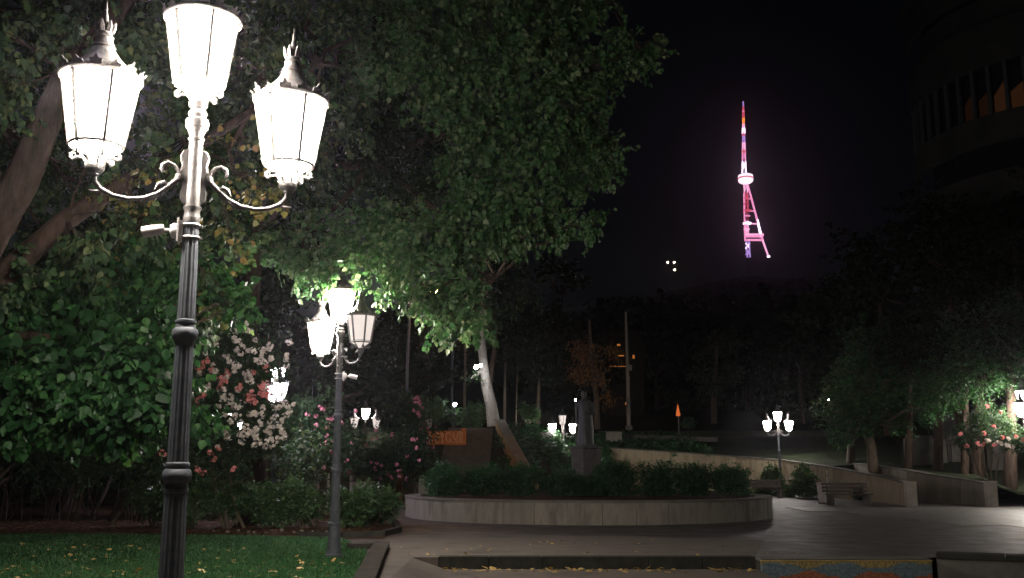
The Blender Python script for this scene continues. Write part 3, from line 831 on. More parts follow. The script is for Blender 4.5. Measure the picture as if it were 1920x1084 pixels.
def tree_lime():
    rg = np.random.default_rng(21)
    base = Vector((P(474, 900, 29.5).x, 29.5, 0))
    t = empty('lime_tree', base); tag(t, 'huge lime tree whose crown overhangs the second lamp and reaches the middle', 'tree')
    trunk = [base, base + Vector((.05, 0, 2.0)), P(466, 620, 29), P(480, 430, 27), P(560, 330, 23.5), P(700, 300, 20.8), P(760, 150, 20), P(820, -60, 19.5), P(860, -260, 19.5)]
    b = MB(); b.tube([p - base for p in trunk], [.36, .3, .27, .22, .18, .15, .12, .08, .04], 12); b.build('trunk', M_BARK, t, smooth=True)
    l1 = [trunk[5], P(840, 250, 19.5), P(960, 190, 19), P(1080, 140, 18.5), P(1200, 90, 18.2)]
    l2 = [trunk[5], P(800, 380, 19.2), P(880, 430, 18.8), P(930, 520, 18.6)]
    l3 = [trunk[5], P(640, 380, 19.5), P(580, 430, 19)]
    for l, r in ((l1, .11), (l2, .09), (l3, .08)):
        b = MB(); b.tube([p - base for p in l], [r * (1 - .8 * i / (len(l) - 1)) for i in range(len(l))], 9); b.build('limb', M_BARK, t, smooth=True)
    L = [(700, 20, 18, .95), (800, 50, 17.6, .95), (900, 40, 18, 1.0), (1000, 30, 18.2, .95), (1080, 50, 18.6, .85), (1150, 90, 18.6, .5), (1212, 82, 18.6, .34), (1100, 140, 18.6, .7), (1172, 118, 18.6, .36),
         (720, 110, 17.8, .75), (800, 140, 17.6, .7), (880, 150, 17.8, .8), (980, 140, 17.8, .85), (1040, 210, 18, .8), (1110, 230, 18.4, .6), (1135, 280, 18.2, .42),
         (920, 240, 17.6, .75), (1000, 290, 17.8, .8), (1080, 320, 18.2, .65), (890, 320, 18.6, .8), (960, 360, 17.8, .8), (1050, 390, 18.2, .6), (1088, 418, 18.3, .3), (870, 190, 18.6, .8),
         (900, 410, 18, .75), (980, 440, 18, .45), (840, 440, 17.6, .7), (760, 420, 18.2, .75), (690, 400, 18.4, .6), (780, 500, 17.6, .6), (850, 520, 17.8, .65), (720, 490, 17.9, .5),
         (770, 565, 17.7, .34), (840, 590, 17.9, .42), (890, 600, 18.2, .34), (800, 545, 17.4, .42), (710, 528, 17.8, .3), (655, 455, 18.3, .5), (600, 490, 18.4, .40), (560, 475, 18.7, .42), (520, 440, 19, .42), (600, 420, 18.9, .5), (620, 515, 18.3, .25), (575, 515, 18.4, .25),
         (850, -60, 18.5, 1.3), (1000, -60, 18.6, 1.2), (700, -70, 18.5, 1.2), (1110, -30, 18.8, .8)]
    cl = [pc(*a) for a in L]
    twigs(t, rg, trunk[5:] + l1[1:] + l2[1:] + l3[1:], cl, base, M_BARK, .032)
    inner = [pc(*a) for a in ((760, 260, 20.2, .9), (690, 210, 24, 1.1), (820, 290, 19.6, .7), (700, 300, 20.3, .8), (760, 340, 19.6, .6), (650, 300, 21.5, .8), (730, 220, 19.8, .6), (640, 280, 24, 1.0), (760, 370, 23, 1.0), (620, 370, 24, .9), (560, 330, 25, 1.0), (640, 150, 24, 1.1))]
    crown('inner_crown', t, rg, inner, 1700, 10, .1, T_SIMPLE, M_LEAF_FAR, base, droop=.6, sub=12)  # unlit depth of the crown painted as darker leaves
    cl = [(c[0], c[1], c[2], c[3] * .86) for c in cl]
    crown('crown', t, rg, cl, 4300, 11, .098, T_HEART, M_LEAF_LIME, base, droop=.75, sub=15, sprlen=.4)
tree_lime()

def tree_catalpa():
    rg = np.random.default_rng(31)
    base = Vector((-9.6, 13.0, 0))
    t = empty('catalpa_tree', base); tag(t, 'low catalpa with broad bright green leaves left of the nearest lamp', 'tree')
    b = MB()
    trunk = [base, base + Vector((.3, .1, 1.2)), base + Vector((1.0, .2, 2.5)), P(-10, 620, 13.2), P(130, 640, 13.2), P(240, 680, 13.2)]
    b.tube([p - base for p in trunk], [.2, .16, .13, .09, .06, .03], 10); b.build('trunk', M_BARK, t, smooth=True)
    L = [(20, 600, 13.4, .55), (100, 570, 13.6, .55), (180, 560, 13.6, .5), (260, 570, 13.4, .45), (80, 660, 13.2, .55), (170, 650, 13.0, .55), (250, 650, 12.9, .5), (300, 640, 13.2, .3),
         (30, 690, 13.2, .35), (120, 730, 12.9, .45), (200, 730, 12.8, .5), (270, 730, 12.8, .42), (305, 720, 12.9, .3), (180, 785, 12.8, .3), (255, 795, 12.9, .28), (130, 780, 13, .24), (20, 790, 13.0, .24), (10, 760, 13, .26),
         (360, 700, 13.3, .13), (350, 765, 13.2, .16), (385, 772, 13.2, .1), (440, 555, 13.6, .17), (460, 560, 13.5, .15), (410, 530, 13.7, .2), (380, 520, 13.8, .25), (320, 520, 14, .4), (240, 500, 14, .4)]
    cl = [pc(*a) for a in L]
    twigs(t, rg, trunk[2:], cl, base, M_BARK, .02)
    crown('crown', t, rg, cl, 2300, 7, .105, T_HEART, M_LEAF_CAT, base, droop=.9, sub=9, sprlen=.35)
    # large single leaves at the front of the crown
    T, Fc = T_HEART
    lm = []
    for s in range(3):
        V = T.copy(); V[:, 2] += .06 * np.sin(V[:, 0] * 5 + s); V[:, 0] *= 1 + .12 * s
        lm.append(np_mesh('leaf', V, Fc, M_LEAF_CAT))
    spots = [(270, 590), (262, 640), (278, 632), (232, 655), (205, 645), (245, 700), (190, 680), (160, 700), (225, 762), (205, 775), (300, 700), (315, 740), (185, 800), (150, 800), (60, 650), (15, 640),
             (35, 720), (55, 760), (100, 715), (20, 800), (135, 615), (70, 590), (220, 545), (245, 552)]
    for n in range(170):
        if n < len(spots) * 3: sx, sy = spots[n % len(spots)]; px, py = sx + rg.normal(0, 9), sy + rg.normal(0, 9)
        else: px, py = rg.uniform(0, 325), rg.uniform(560, 815)
        p = P(px, py, 12.3 + rg.uniform(-.15, .4)) - base
        o = link('leaf', lm[n % 3], t, p)
        s = rg.uniform(.09, .18); o.scale = (s, s, s)
        o.rotation_euler = (R(180 + rg.normal(50, 30)), R(rg.normal(0, 35)), R(rg.uniform(-110, 110)))
tree_catalpa()

# blossoms: small rosettes of petals
def blossoms(name, parent, rg, pts, origin, size, per, spread, mat):
    pts = np.asarray(pts) - np.array(origin); n = len(pts)
    I = np.repeat(np.arange(n), per)
    d = rg.normal(size=(n * per, 3)); d /= np.linalg.norm(d, axis=1, keepdims=True)
    d[:, 1] -= .3
    p = pts[I] + d * spread * rg.uniform(.3, 1, (n * per, 1))
    # five petals each
    m = n * per; V = []; 
    ax = d + rg.normal(size=(m, 3)) * .3; ax /= np.linalg.norm(ax, axis=1, keepdims=True)
    u = np.cross(ax, np.array([.3, .2, 1.])); u /= np.linalg.norm(u, axis=1, keepdims=True); v = np.cross(ax, u)
    allv = []
    for k in range(5):
        a = 2 * pi * k / 5; dr = u * cos(a) + v * sin(a); sd = -u * sin(a) + v * cos(a)
        q = np.stack([p, p + size * (.6 * dr - .38 * sd + .12 * ax), p + size * (1.0 * dr + .22 * ax), p + size * (.6 * dr + .38 * sd + .12 * ax)], 1)
        allv.append(q)
    V = np.stack(allv, 1).reshape(-1, 3)
    Fc = np.arange(len(V)).reshape(-1, 4)
    # join petals of one flower into an island via shared centre is not needed
    o = link(name, np_mesh(name, V, Fc, mat), parent); o['kind'] = 'stuff'
    return o

def myrtle(label, basep, L, white, pink, nleaf, seed, leafsize=.07, bs=.05, wm=M_FLW, pm=M_FLP, stems=4, per=9, spread=.085, leafm=None):
    rg = np.random.default_rng(seed)
    base = Vector(basep)
    t = empty('flowering_shrub', base); tag(t, label, 'shrub')
    cl = [pc(*a) for a in L]
    for s in range(stems):
        q = Vector(cl[(s * 3) % len(cl)][:3]) - base
        b = MB(); st_ = Vector((rg.normal(0, .15), rg.normal(0, .15), 0))
        b.tube(limb_pts(st_, q, .0, 6, rg, .015), [.05, .045, .04, .035, .03, .025, .015], 7); b.build('stem', M_BARKS, t, smooth=True)
    twigs(t, rg, [base + (Vector(c[:3]) - base) * .6 for c in cl[::3]], cl, base, M_BARKS, .015)
    crown('foliage', t, rg, cl, nleaf, 9, leafsize, T_SIMPLE, leafm or M_LEAF_MYR, base, droop=.35, shell=.5, sprlen=.4)
    if white: blossoms('white_blossom', t, rg, [P(px, py, Y) for px, py, Y in white], base, bs, per, spread, wm)
    if pink: blossoms('pink_blossom', t, rg, [P(px, py, Y) for px, py, Y in pink], base, bs, per, spread, pm)

rgf = np.random.default_rng(5)
yy = lambda a=26.2: a + rgf.uniform(-.3, .3)
white = [(390, 600), (378, 610), (400, 615), (445, 600), (458, 606), (425, 617), (432, 607), (440, 620), (450, 622), (392, 632), (375, 645), (390, 650), (405, 648), (440, 633), (448, 640), (455, 648), (445, 655), (450, 665), (478, 636), (475, 658), (505, 652), (508, 648), (492, 668), (480, 675), (487, 680), (510, 672),
         (425, 670), (430, 678), (440, 682), (438, 690), (460, 702), (468, 700), (432, 755), (425, 765), (440, 762), (445, 765), (440, 780), (418, 748), (432, 745), (420, 778), (470, 778), (478, 776), (492, 776), (505, 790), (515, 782), (525, 762), (535, 755), (540, 765), (545, 772), (550, 758), (536, 778), (528, 790), (512, 765), (520, 750),
         (410, 805), (460, 800), (470, 806), (480, 803), (475, 815), (450, 815), (455, 812), (465, 812), (490, 798), (500, 805), (510, 800), (505, 812), (527, 807), (480, 822), (487, 830), (500, 828), (515, 825), (512, 835), (428, 820), (452, 828), (476, 835), (498, 838), (520, 822), (400, 575), (372, 605), (383, 590), (490, 790), (530, 742)]
pink = [(383, 680), (390, 676), (372, 690), (380, 690), (395, 694), (372, 748), (380, 742), (386, 735), (412, 706), (420, 710), (426, 704), (415, 718), (422, 715), (428, 698), (412, 728), (397, 710), (452, 723), (448, 728), (466, 740), (472, 735), (475, 745), (468, 748), (478, 755), (490, 722), (500, 690), (476, 697),
        (492, 728), (498, 720), (502, 735), (495, 742), (488, 740), (505, 745), (370, 882), (380, 886), (395, 850), (402, 862), (440, 880), (412, 842)]
myrtle('tall shrub full of cream and coral blossom right of the nearest lamp', (P(440, 900, 26.6).x, 26.6, 0),
       [(400, 620, 26.8, .65), (450, 630, 26.8, .65), (500, 680, 26.8, .6), (400, 690, 26.6, .7), (460, 710, 26.6, .7), (510, 760, 26.6, .55), (400, 770, 26.5, .7), (460, 790, 26.5, .7), (520, 800, 26.5, .45), (390, 840, 26.5, .7), (450, 845, 26.5, .6), (500, 830, 26.5, .4), (370, 880, 26.5, .5), (430, 890, 26.5, .5)],
       [(a, b_, yy(25.6)) for a, b_ in white] + [(rgf.uniform(378, 545) , rgf.uniform(595, 840), yy(25.75)) for _ in range(60)], [(a, b_, yy(25.75)) for a, b_ in pink], 1400, 41, leafsize=.085, bs=.05, per=8, spread=.095)
r2 = np.random.default_rng(8)
def scatter(x0, x1, y0, y1, Y, n): return [(r2.uniform(x0, x1), r2.uniform(y0, y1), Y + r2.uniform(-.5, .3)) for _ in range(n)]
myrtle('dim pink flowering shrub between the second lamp and the hanging branch', (P(600, 900, 37).x, 37, 0),
       [(560, 780, 37, 1.0), (600, 765, 37, 1.0), (640, 815, 37, .8), (590, 830, 37, 1.1), (560, 850, 37, .9), (640, 850, 37, 1.0)],
       None, scatter(575, 670, 755, 880, 36.0, 26), 800, 42, leafsize=.12, bs=.065, pm=M_FLM, per=4, spread=.08)
myrtle('pink flowering shrub in front of the small distant lamp', (P(700, 915, 40).x, 40, 0),
       [(690, 862, 40, .9), (740, 848, 40, .9), (650, 856, 40, .8), (720, 880, 40, .9), (780, 850, 41, 1.0), (765, 805, 42, .8)],
       None, scatter(640, 790, 805, 900, 38.9, 24), 900, 43, leafsize=.12, bs=.065, pm=M_FLM, per=4, spread=.08)
myrtle('dark flowering shrub with faint pink sprays left of the lettered board', (P(785, 915, 43).x, 43, 0),
       [(765, 760, 44, .9), (785, 800, 44, 1.0), (770, 850, 44, 1.1), (745, 780, 44, .9), (790, 870, 43.5, .8)],
       None, [(r2.normal(775 + (y_ - 735) * .25, 6), y_, 43) for y_ in r2.uniform(735, 870, 30)], 800, 44, leafsize=.12, bs=.06, pm=M_FLM, per=4, spread=.08)
myrtle('shrub with scattered coral flowers at the left edge of the photo', (-14.5, 26.5, 0),
       [(10, 690, 27, 1.0), (60, 740, 27, 1.1), (10, 800, 27, 1.1), (110, 780, 27, 1.1), (190, 790, 27.4, 1.0), (270, 800, 27.4, 1.0), (60, 860, 27, 1.0), (150, 870, 27.3, .9), (300, 870, 27, .9), (240, 870, 27.8, .8), (-60, 760, 27, 1.2)],
       [(55, 735, 12.6 * 2), (10, 640, 25.5)], scatter(0, 85, 675, 800, 25.6, 22) + [(308, 660, 25.5), (187, 708, 25.5), (305, 850, 25.4)], 1500, 45, leafsize=.12, bs=.06, stems=3, per=6)
# leaning stems seen under the leaves
def stem(px0, py0, px1, py1, Y, r, label, up=1.6):
    p0 = G(px0, py0); Y = p0.y; q = P(px1, py1, Y + .2); d = (q - p0).normalized()
    t = empty('sapling', p0); tag(t, label, 'sapling', 'thin stems leaning under the left foliage')
    b = MB(); b.tube([Vector((0, 0, 0)), (q - p0) * .5 + Vector((.02, 0, .04)), q - p0, q - p0 + d * up * 1.3], [r * 1.15, r, r * .85, r * .5], 8); b.build('trunk', M_BARKS, t, smooth=True)
    rg = np.random.default_rng(int(px0)); e = q + d * up
    crown('crown', t, rg, [(e.x, e.y, e.z, .9), (e.x + .5, e.y + .3, e.z - .5, .7)], 130, 8, .12, T_SIMPLE, M_LEAF_MYR, p0, droop=.5)
stem(210, 985, 270, 850, 28, .075, 'thicker bare leaning stem just left of the nearest lamp')
stem(175, 965, 222, 872, 30, .065, 'second bare leaning stem from the nearest lamp, greyer')
stem(95, 960, 118, 868, 30, .04, 'thin leaning stem in the dark thicket at the left')
stem(10, 950, 0, 860, 31, .05, 'upright stem at the far left edge of the thicket')
stem(150, 955, 160, 880, 31, .03, 'slender upright stem between two leaning stems')
rgb = np.random.default_rng(99); cl = []
for i in range(46): cl.append((rgb.uniform(-19, -6.5), rgb.uniform(32.2, 33.6), rgb.uniform(.3, 3.2), .9))
bh = empty('background_hedge', (-12, 33, 0)); tag(bh, 'dark unclipped hedge closing the back of the left bed', 'hedge')
crown('foliage', bh, rgb, cl, 3000, 8, .13, T_SIMPLE, M_LEAF_DARK, (-12, 33, 0), droop=.3)
rg9 = np.random.default_rng(9)
th = empty('thicket', (-12, 31, 0)); tag(th, 'tangle of fine bare twigs at the back of the left bed', 'thicket')
b = MB()
for i in range(110):
    p0 = Vector((rg9.uniform(-17, -8.6), rg9.uniform(29.5, 31.5), 0)); q = p0 + Vector((rg9.normal(.3, .5), rg9.normal(0, .2), rg9.uniform(1.2, 2.8)))
    b.tube(limb_pts(p0 - th.location, q - th.location, 0, 3, rg9, .03), [.02, .017, .012, .006], 4, cap=False)
b.build('twigs', M_BARKS, th)['kind'] = 'stuff'

# ------------------------------------------------------------------ low shrubs, hedge shrubs
def shrub(name, label, base, clumps, n, size, mat, seed, group=None, template=T_SIMPLE, shell=.4, world=False, per=8):
    rg = np.random.default_rng(seed); base = Vector(base)
    t = empty(name, base); tag(t, label, 'shrub' if 'hedge' not in name else 'hedge', group)
    b = MB()
    for s in range(4):
        c = clumps[s % len(clumps)]
        q = Vector(c[:3]) - base; b.tube(limb_pts((rg.normal(0, .06), rg.normal(0, .06), 0), q, 0, 3, rg, .05), [.025, .02, .015, .01], 5)
    b.build('stem', M_BARKS, t)
    crown('foliage', t, rg, clumps, n, per, size, template, mat, base, droop=.2, shell=shell, sprlen=.2, flat=.9)
    return t
low = [(355, 945, 26.6, .62, 'yellow-green low shrub right behind the nearest lamp post'), (430, 950, 26.8, .64, 'loose low shrub under the coral and cream blossom'), (500, 945, 27, .62, 'dark low shrub in the middle of the low row'),
       (570, 950, 26.8, .60, 'lighter green low shrub just left of the second lamp post'), (655, 948, 27.2, .60, 'dark rounded low shrub just right of the second lamp post'), (705, 935, 28.2, .62, 'rightmost low shrub beside the plaza'), (285, 955, 27.5, .55, 'small shrub half hidden left of the nearest lamp post')]
for i, (px, py, Y, r, lab) in enumerate(low):
    p = P(px, py, Y); cl = []
    rg_ = np.random.default_rng(60 + i)
    for s in range(9):
        a_ = rg_.uniform(0, 2 * pi); cl.append((p.x + cos(a_) * .38, Y + sin(a_) * .35, rg_.uniform(.3, .98), .34))
    cl.append((p.x, Y, .6, .5))
    shrub('low_shrub', lab, (p.x, Y, 0), cl, 620, .075, M_LEAF_SHR, 70 + i, 'low shrubs in a row behind the lawn', shell=.45)
hs = [(830, 'leftmost clipped shrub on the planter'), (905, 'clipped shrub in front of the staircase on the planter'), (978, 'clipped shrub at the foot of the sloping stair wall on the planter'), (1050, 'low clipped shrub left of the statue pedestal'),
      (1155, 'tall clipped shrub right of the statue pedestal'), (1228, 'clipped shrub second to the right of the statue'), (1300, 'clipped shrub second from the right on the planter'), (1370, 'rightmost clipped shrub on the planter'), (1104, 'lowest clipped shrub in front of the statue pedestal')]
for i, (px, lab) in enumerate(hs):
    Y = 34.6 - .6 * abs(px - 1100) / 300; p = P(px, 900, Y); cl = []
    rg_ = np.random.default_rng(160 + i); top = 1.74 if i != 4 else 1.84
    if i == 3: top = 1.5
    if i == 8: top = 1.28
    for s in range(20):
        cl.append((p.x + rg_.uniform(-.47, .47), Y + rg_.uniform(-.38, .38), rg_.uniform(.82, top - .26 - .02 * ((i * 3) % 5)), .34))
    shrub('hedge_shrub', lab, (p.x, Y, .6), cl, 1500, .062, M_LEAF_HEDGE, 170 + i, 'clipped shrubs on the round planter', shell=.35)
for i, (px, py, Y, r, lab) in enumerate([(1445, 890, 56, .75, 'green shrub behind the bench right of the planter'), (1505, 900, 53, .72, 'rounded green shrub between the far lamp and the pale bin')]):
    p = P(px, py, Y); cl = [(p.x + dx, Y + dy, z, .45) for dx, dy, z in ((-.5, 0, .5), (0, .2, .55), (.5, 0, .5), (-.2, -.2, 1.0), (.3, .1, 1.05), (0, 0, 1.3))]
    shrub('rounded_shrub', lab, (p.x, Y, 0), cl, 700, .1, M_LEAF_SHR, 190 + i)
# ground cover strips
def cover(label, pts, n, h, size, seed):
    rg = np.random.default_rng(seed)
    cl = []
    for i in range(len(pts) - 1):
        p, q = pts[i], pts[i + 1]; m = max(2, int((q - p).length / .5))
        for j in range(m):
            v = p.lerp(q, j / m); cl.append((v.x + rg.normal(0, .1), v.y + rg.normal(0, .2), h * .5, h * .75))
    t = empty('ground_cover', pts[0]); tag(t, label, 'ground cover'); 
    t.location.z = 0
    crown('foliage', t, rg, cl, n, 8, size, T_SIMPLE, M_LEAF_SHR, (pts[0].x, pts[0].y, 0), droop=.1, shell=.6, flat=.8, sprlen=.15)
cover('low green ground cover behind the benches left of the pale bin', [G(1420, 928), G(1470, 932), G(1535, 934)], 1100, .45, .09, 201)
cover('low dark ground cover in front of the tan ramp wall', [G(1600, 938), G(1650, 939), G(1692, 941)], 700, .5, .09, 202)
# ivy on the bank
rg = np.random.default_rng(220)
iv = []
for i in range(420):
    u = rg.uniform(3.05, 8.5); v = rg.uniform(0, 1); k = int(u); f_ = u - k
    a = Vector(front[k]).lerp(Vector(front[k + 1]), f_); c = Vector(back[k]).lerp(Vector(back[k + 1]), f_); q = a.lerp(c, v)
    iv.append((q.x, q.y, q.z + .12, .6))
t = empty('ivy', (2, 50, 0)); tag(t, 'dark ivy covering the bank right of the staircase', 'ivy', kind='stuff')
crown('foliage', t, rg, iv, 6500, 7, .15, T_SIMPLE, M_LEAF_HEDGE, (2, 50, 0), droop=.1, shell=.8, flat=.4, sprlen=.3)

# ------------------------------------------------------------------ street lamps
def ring(b, r, z, rr, seg=28, s2=6, c=(0, 0)):
    V = []; Fs = []
    for i in range(seg):
        a = 2 * pi * i / seg
        for j in range(s2):
            t = 2 * pi * j / s2
            V.append((c[0] + (r + rr * cos(t)) * cos(a), c[1] + (r + rr * cos(t)) * sin(a), z + rr * sin(t)))
    for i in range(seg):
        for j in range(s2):
            Fs.append((i * s2 + j, ((i + 1) % seg) * s2 + j, ((i + 1) % seg) * s2 + (j + 1) % s2, i * s2 + (j + 1) % s2))
    b.add(V, Fs)

def lantern_meshes():
    D = {}
    # origin = underside of lantern base; rim at z=.66
    b = MB(); rt, rb, zt, zb = .245, .165, .655, .17
    ring(b, .268, .66, .014, 32, 6); ring(b, .25, .645, .008, 32, 5); ring(b, rb + .008, zb, .014, 28, 6); ring(b, rb + .004, zb + .03, .005, 28, 5)
    for k in range(6):
        a = 2 * pi * k / 6 + .35; c, s = cos(a), sin(a)
        b.tube([((rb + .012) * c, (rb + .012) * s, zb), ((rt + .012) * c, (rt + .012) * s, zt)], .0165, 6)
    D['frame'] = b.mesh('lantern', M_RIM, True)
    b = MB()   # cup, scroll brackets
    b.lathe([(-.03, .035), (-.01, .06), (0, .066), (.025, .066), (.035, .05), (.07, .042), (.075, .0)], 18)
    for k in range(6):
        a = 2 * pi * k / 6 + .35; c, s = cos(a), sin(a)
        pr = [(.055, .02), (.06, .055), (.085, .085), (.125, .085), (.15, .07), (.166, .08), (.168, .105), (.15, .118), (.135, .105)]
        b.tube([(r * c, r * s, z) for r, z in pr], [.011, .010, .010, .011, .012, .012, .011, .009, .007], 6)
        pr = [(.06, .05), (.1, .11), (.14, .135), (.172, .155), (.168, .175)]
        b.tube([(r * c, r * s, z) for r, z in pr], [.009, .009, .009, .010, .009], 6)
        b.lathe([(-.012, .0), (-.006, .013), (.006, .013), (.012, .0)], 7, (.163 * c, .163 * s, .095), cap=False)
    D['bracket'] = b.mesh('bracket', M_IRONP, True)
    b = MB(); b.lathe([(zb, rb), (zt, rt)], 20, cap=False); b.lathe([(.075, .045), (.11, .075), (zb, rb - .004)], 20, cap=False)
    for nm, m in (('lit', M_LIT), ('cool', M_LITC), ('soft', M_LITS), ('unlit', M_UNLIT), ('faint', M_FAINT)):
        D[nm] = b.mesh('glass', m, True)
    b = MB()   # roof: flared dome, waist, crown
    b.lathe([(.655, .26), (.672, .272), (.69, .262), (.715, .225), (.74, .19), (.78, .15), (.82, .115), (.86, .09), (.885, .078), (.893, .086), (.902, .078), (.94, .062), (.965, .058), (.972, .066), (.98, .058), (1.0, .045)], 26)
    D['roof'] = b.mesh('roof', M_IRONP, True)
    b = MB()   # cresting of upright pointed leaves round the rim
    for k in range(14):
        a = 2 * pi * (k + .5) / 14; c, s = cos(a), sin(a); tx, ty = -s, c
        h = .07 if k % 2 == 0 else .05; w = .036
        def q(u, r, z): return (r * c + tx * u, r * s + ty * u, z)
        V = [q(-w, .268, .67), q(w, .268, .67), q(w * 1.15, .288, .67 + h * .45), q(w * .45, .283, .67 + h * .55), q(0, .305, .67 + h), q(-w * .45, .283, .67 + h * .55), q(-w * 1.15, .288, .67 + h * .45)]
        V2 = [q(-w, .256, .67), q(w, .256, .67), q(w * 1.15, .276, .67 + h * .45), q(w * .45, .271, .67 + h * .55), q(0, .293, .67 + h), q(-w * .45, .271, .67 + h * .55), q(-w * 1.15, .276, .67 + h * .45)]
        b.add(V + V2, [(0, 1, 2, 3), (0, 3, 5), (3, 4, 5), (0, 5, 6), (10, 9, 8, 7), (12, 10, 7), (12, 11, 10), (13, 12, 7)] + [(i, (i + 1) % 7, 7 + (i + 1) % 7, 7 + i) for i in range(7)])
    D['crest'] = b.mesh('crest', M_IRONP)
    b = MB()   # crown finial and spike
    b.lathe([(.99, .04), (1.005, .05), (1.02, .045), (1.06, .055), (1.07, .05), (1.10, .022), (1.13, .018), (1.15, .012), (1.25, .003)], 14)
    for k in range(7):
        a = 2 * pi * k / 7; c, s = cos(a), sin(a)
        b.tube([(.045 * c, .045 * s, 1.01), (.058 * c, .058 * s, 1.05), (.070 * c, .070 * s, 1.085)], [.02, .018, .006], 5)
    D['finial'] = b.mesh('finial', M_IRONP, True)
    return D
LM = lantern_meshes()

def pole_mesh():
    F1 = .07
    b = MB()
    prof = [(0, .16), (.06, .16), (.07, .135), (.12, .125), (.2, .118), (.55, .098), (.57, .112), (.6, .112), (.62, .092)]
    b.lathe(prof, 32)
    b.lathe([(.62, .088, F1), (.8, .084, F1)], 64, cap=False)
    b.lathe([(.8, .084), (.81, .095), (.84, .095), (.85, .084)], 28)
    b.lathe([(.85, .083, F1), (1.42, .076, F1)], 64, cap=False)
    b.lathe([(1.42, .07), (1.43, .08), (1.45, .082), (1.46, .075), (1.49, .076), (1.51, .094), (1.54, .098), (1.57, .092), (1.585, .078), (1.6, .082), (1.62, .08), (1.63, .068)], 30)
    b.lathe([(1.63, .071, F1), (2.42, .063, F1)], 64, cap=False)
    b.lathe([(2.42, .06), (2.44, .066), (2.46, .07), (2.475, .084), (2.51, .088), (2.535, .084), (2.55, .068), (2.58, .064), (2.585, .072), (2.60, .072), (2.61, .056)], 30)
    b.lathe([(2.61, .062, F1), (3.32, .054, F1)], 64, cap=False)
    o1 = b.mesh('pole', M_IRON, True)
    b = MB()
    b.lathe([(3.30, .054), (3.33, .06), (3.34, .057), (3.38, .053), (3.40, .062), (3.415, .062), (3.42, .051), (3.9, .048), (3.905, .055), (3.92, .058), (3.93, .048), (3.955, .05), (3.97, .06), (3.99, .066), (4.0, .078), (4.03, .083), (4.06, .078), (4.07, .062), (4.09, .058), (4.10, .066), (4.12, .064), (4.135, .05), (4.17, .048)], 28)
    o2 = b.mesh('pole_head', M_IRONP, True)
    # side plates with wavy edge (local, for +x side)
    b = MB()
    out = [(.045, 3.44), (.06, 3.45), (.075, 3.47), (.078, 3.52), (.07, 3.56), (.085, 3.59), (.09, 3.64), (.08, 3.68), (.072, 3.72), (.082, 3.75), (.085, 3.79), (.07, 3.82), (.045, 3.83)]
    V = [(x, -.016, z) for x, z in out] + [(x, .016, z) for x, z in out]; k = len(out)
    b.add(V, [tuple(range(k)), tuple(reversed(range(k, 2 * k)))] + [(i, i + 1, k + i + 1, k + i) for i in range(k - 1)])
    b.tube([(x + .004, 0, z) for x, z in out], .012, 5)
    # arm
    arm = [(.07, 3.62), (.12, 3.60), (.17, 3.55), (.24, 3.49), (.33, 3.45), (.43, 3.435), (.53, 3.45), (.61, 3.49), (.652, 3.54), (.66, 3.60)]
    b.tube([(x, 0, z) for x, z in arm], [.022, .021, .018, .017, .016, .016, .016, .017, .018, .02], 10)
    sc = [(.09, 3.62), (.11, 3.67), (.14, 3.71), (.18, 3.725), (.215, 3.705), (.225, 3.675), (.213, 3.655)]
    for dy in (-.012, .012): b.tube([(x, dy, z) for x, z in sc], [.016, .014, .013, .014, .014, .012, .008], 7)
    b.lathe([(-.03, .0), (-.02, .03), (0, .034), (.02, .03), (.03, .0)], 12, (.10, 0, 3.625), cap=False)
    lf = [(.17, 3.55), (.20, 3.575), (.235, 3.56), (.26, 3.52)]
    b.tube([(x, 0, z) for x, z in lf], [.012, .02, .016, .004], 7)
    b.tube([(.2, 0, 3.53), (.25, 0, 3.47), (.30, 0, 3.44), (.34, 0, 3.425)], [.006, .016, .012, .003], 6)
    b.tube([(.17, 0, 3.56), (.2, 0, 3.49), (.24, 0, 3.455)], [.006, .014, .003], 6)
    b.tube([(.60, 0, 3.48), (.64, 0, 3.47), (.69, 0, 3.475)], [.01, .012, .003], 6)
    b.lathe([(3.57, .02), (3.585, .034), (3.62, .03), (3.63, .04)], 14, (.66, 0, 0))
    o3 = b.mesh('arm', M_IRONP, True)
    return o1, o2, o3
PM1, PM2, PM3 = pole_mesh()

def lamp(px, Y, rot, label, states=('lit', 'lit', 'lit'), X=None):
    """states: centre, +side, -side lantern"""
    x = P(px, 700, Y).x if X is None else X
    t = empty('street_lamp', (x, Y, 0), rot); tag(t, label, 'street lamp', 'three-lantern park lamps')
    link('pole', PM1, t); link('pole_head', PM2, t)
    for i, (dx, dz, st_) in enumerate(((0, 4.17, states[0]), (.66, 3.625, states[1]), (-.66, 3.625, states[2]))):
        if i:
            a = link('arm', PM3, t)
            if i == 2: a.rotation_euler = (0, 0, pi)
        l = link('lantern', LM['frame'], t, (dx, 0, dz)); l.rotation_euler = (0, 0, 1.1 * i + .4)
        link('glass', LM[st_], l); link('bracket', LM['bracket'], l); link('roof', LM['roof'], l); link('crest', LM['crest'], l); link('finial', LM['finial'], l)
    return t
def px_at(px, py, Y, dz=0): return P(px, py, Y).x
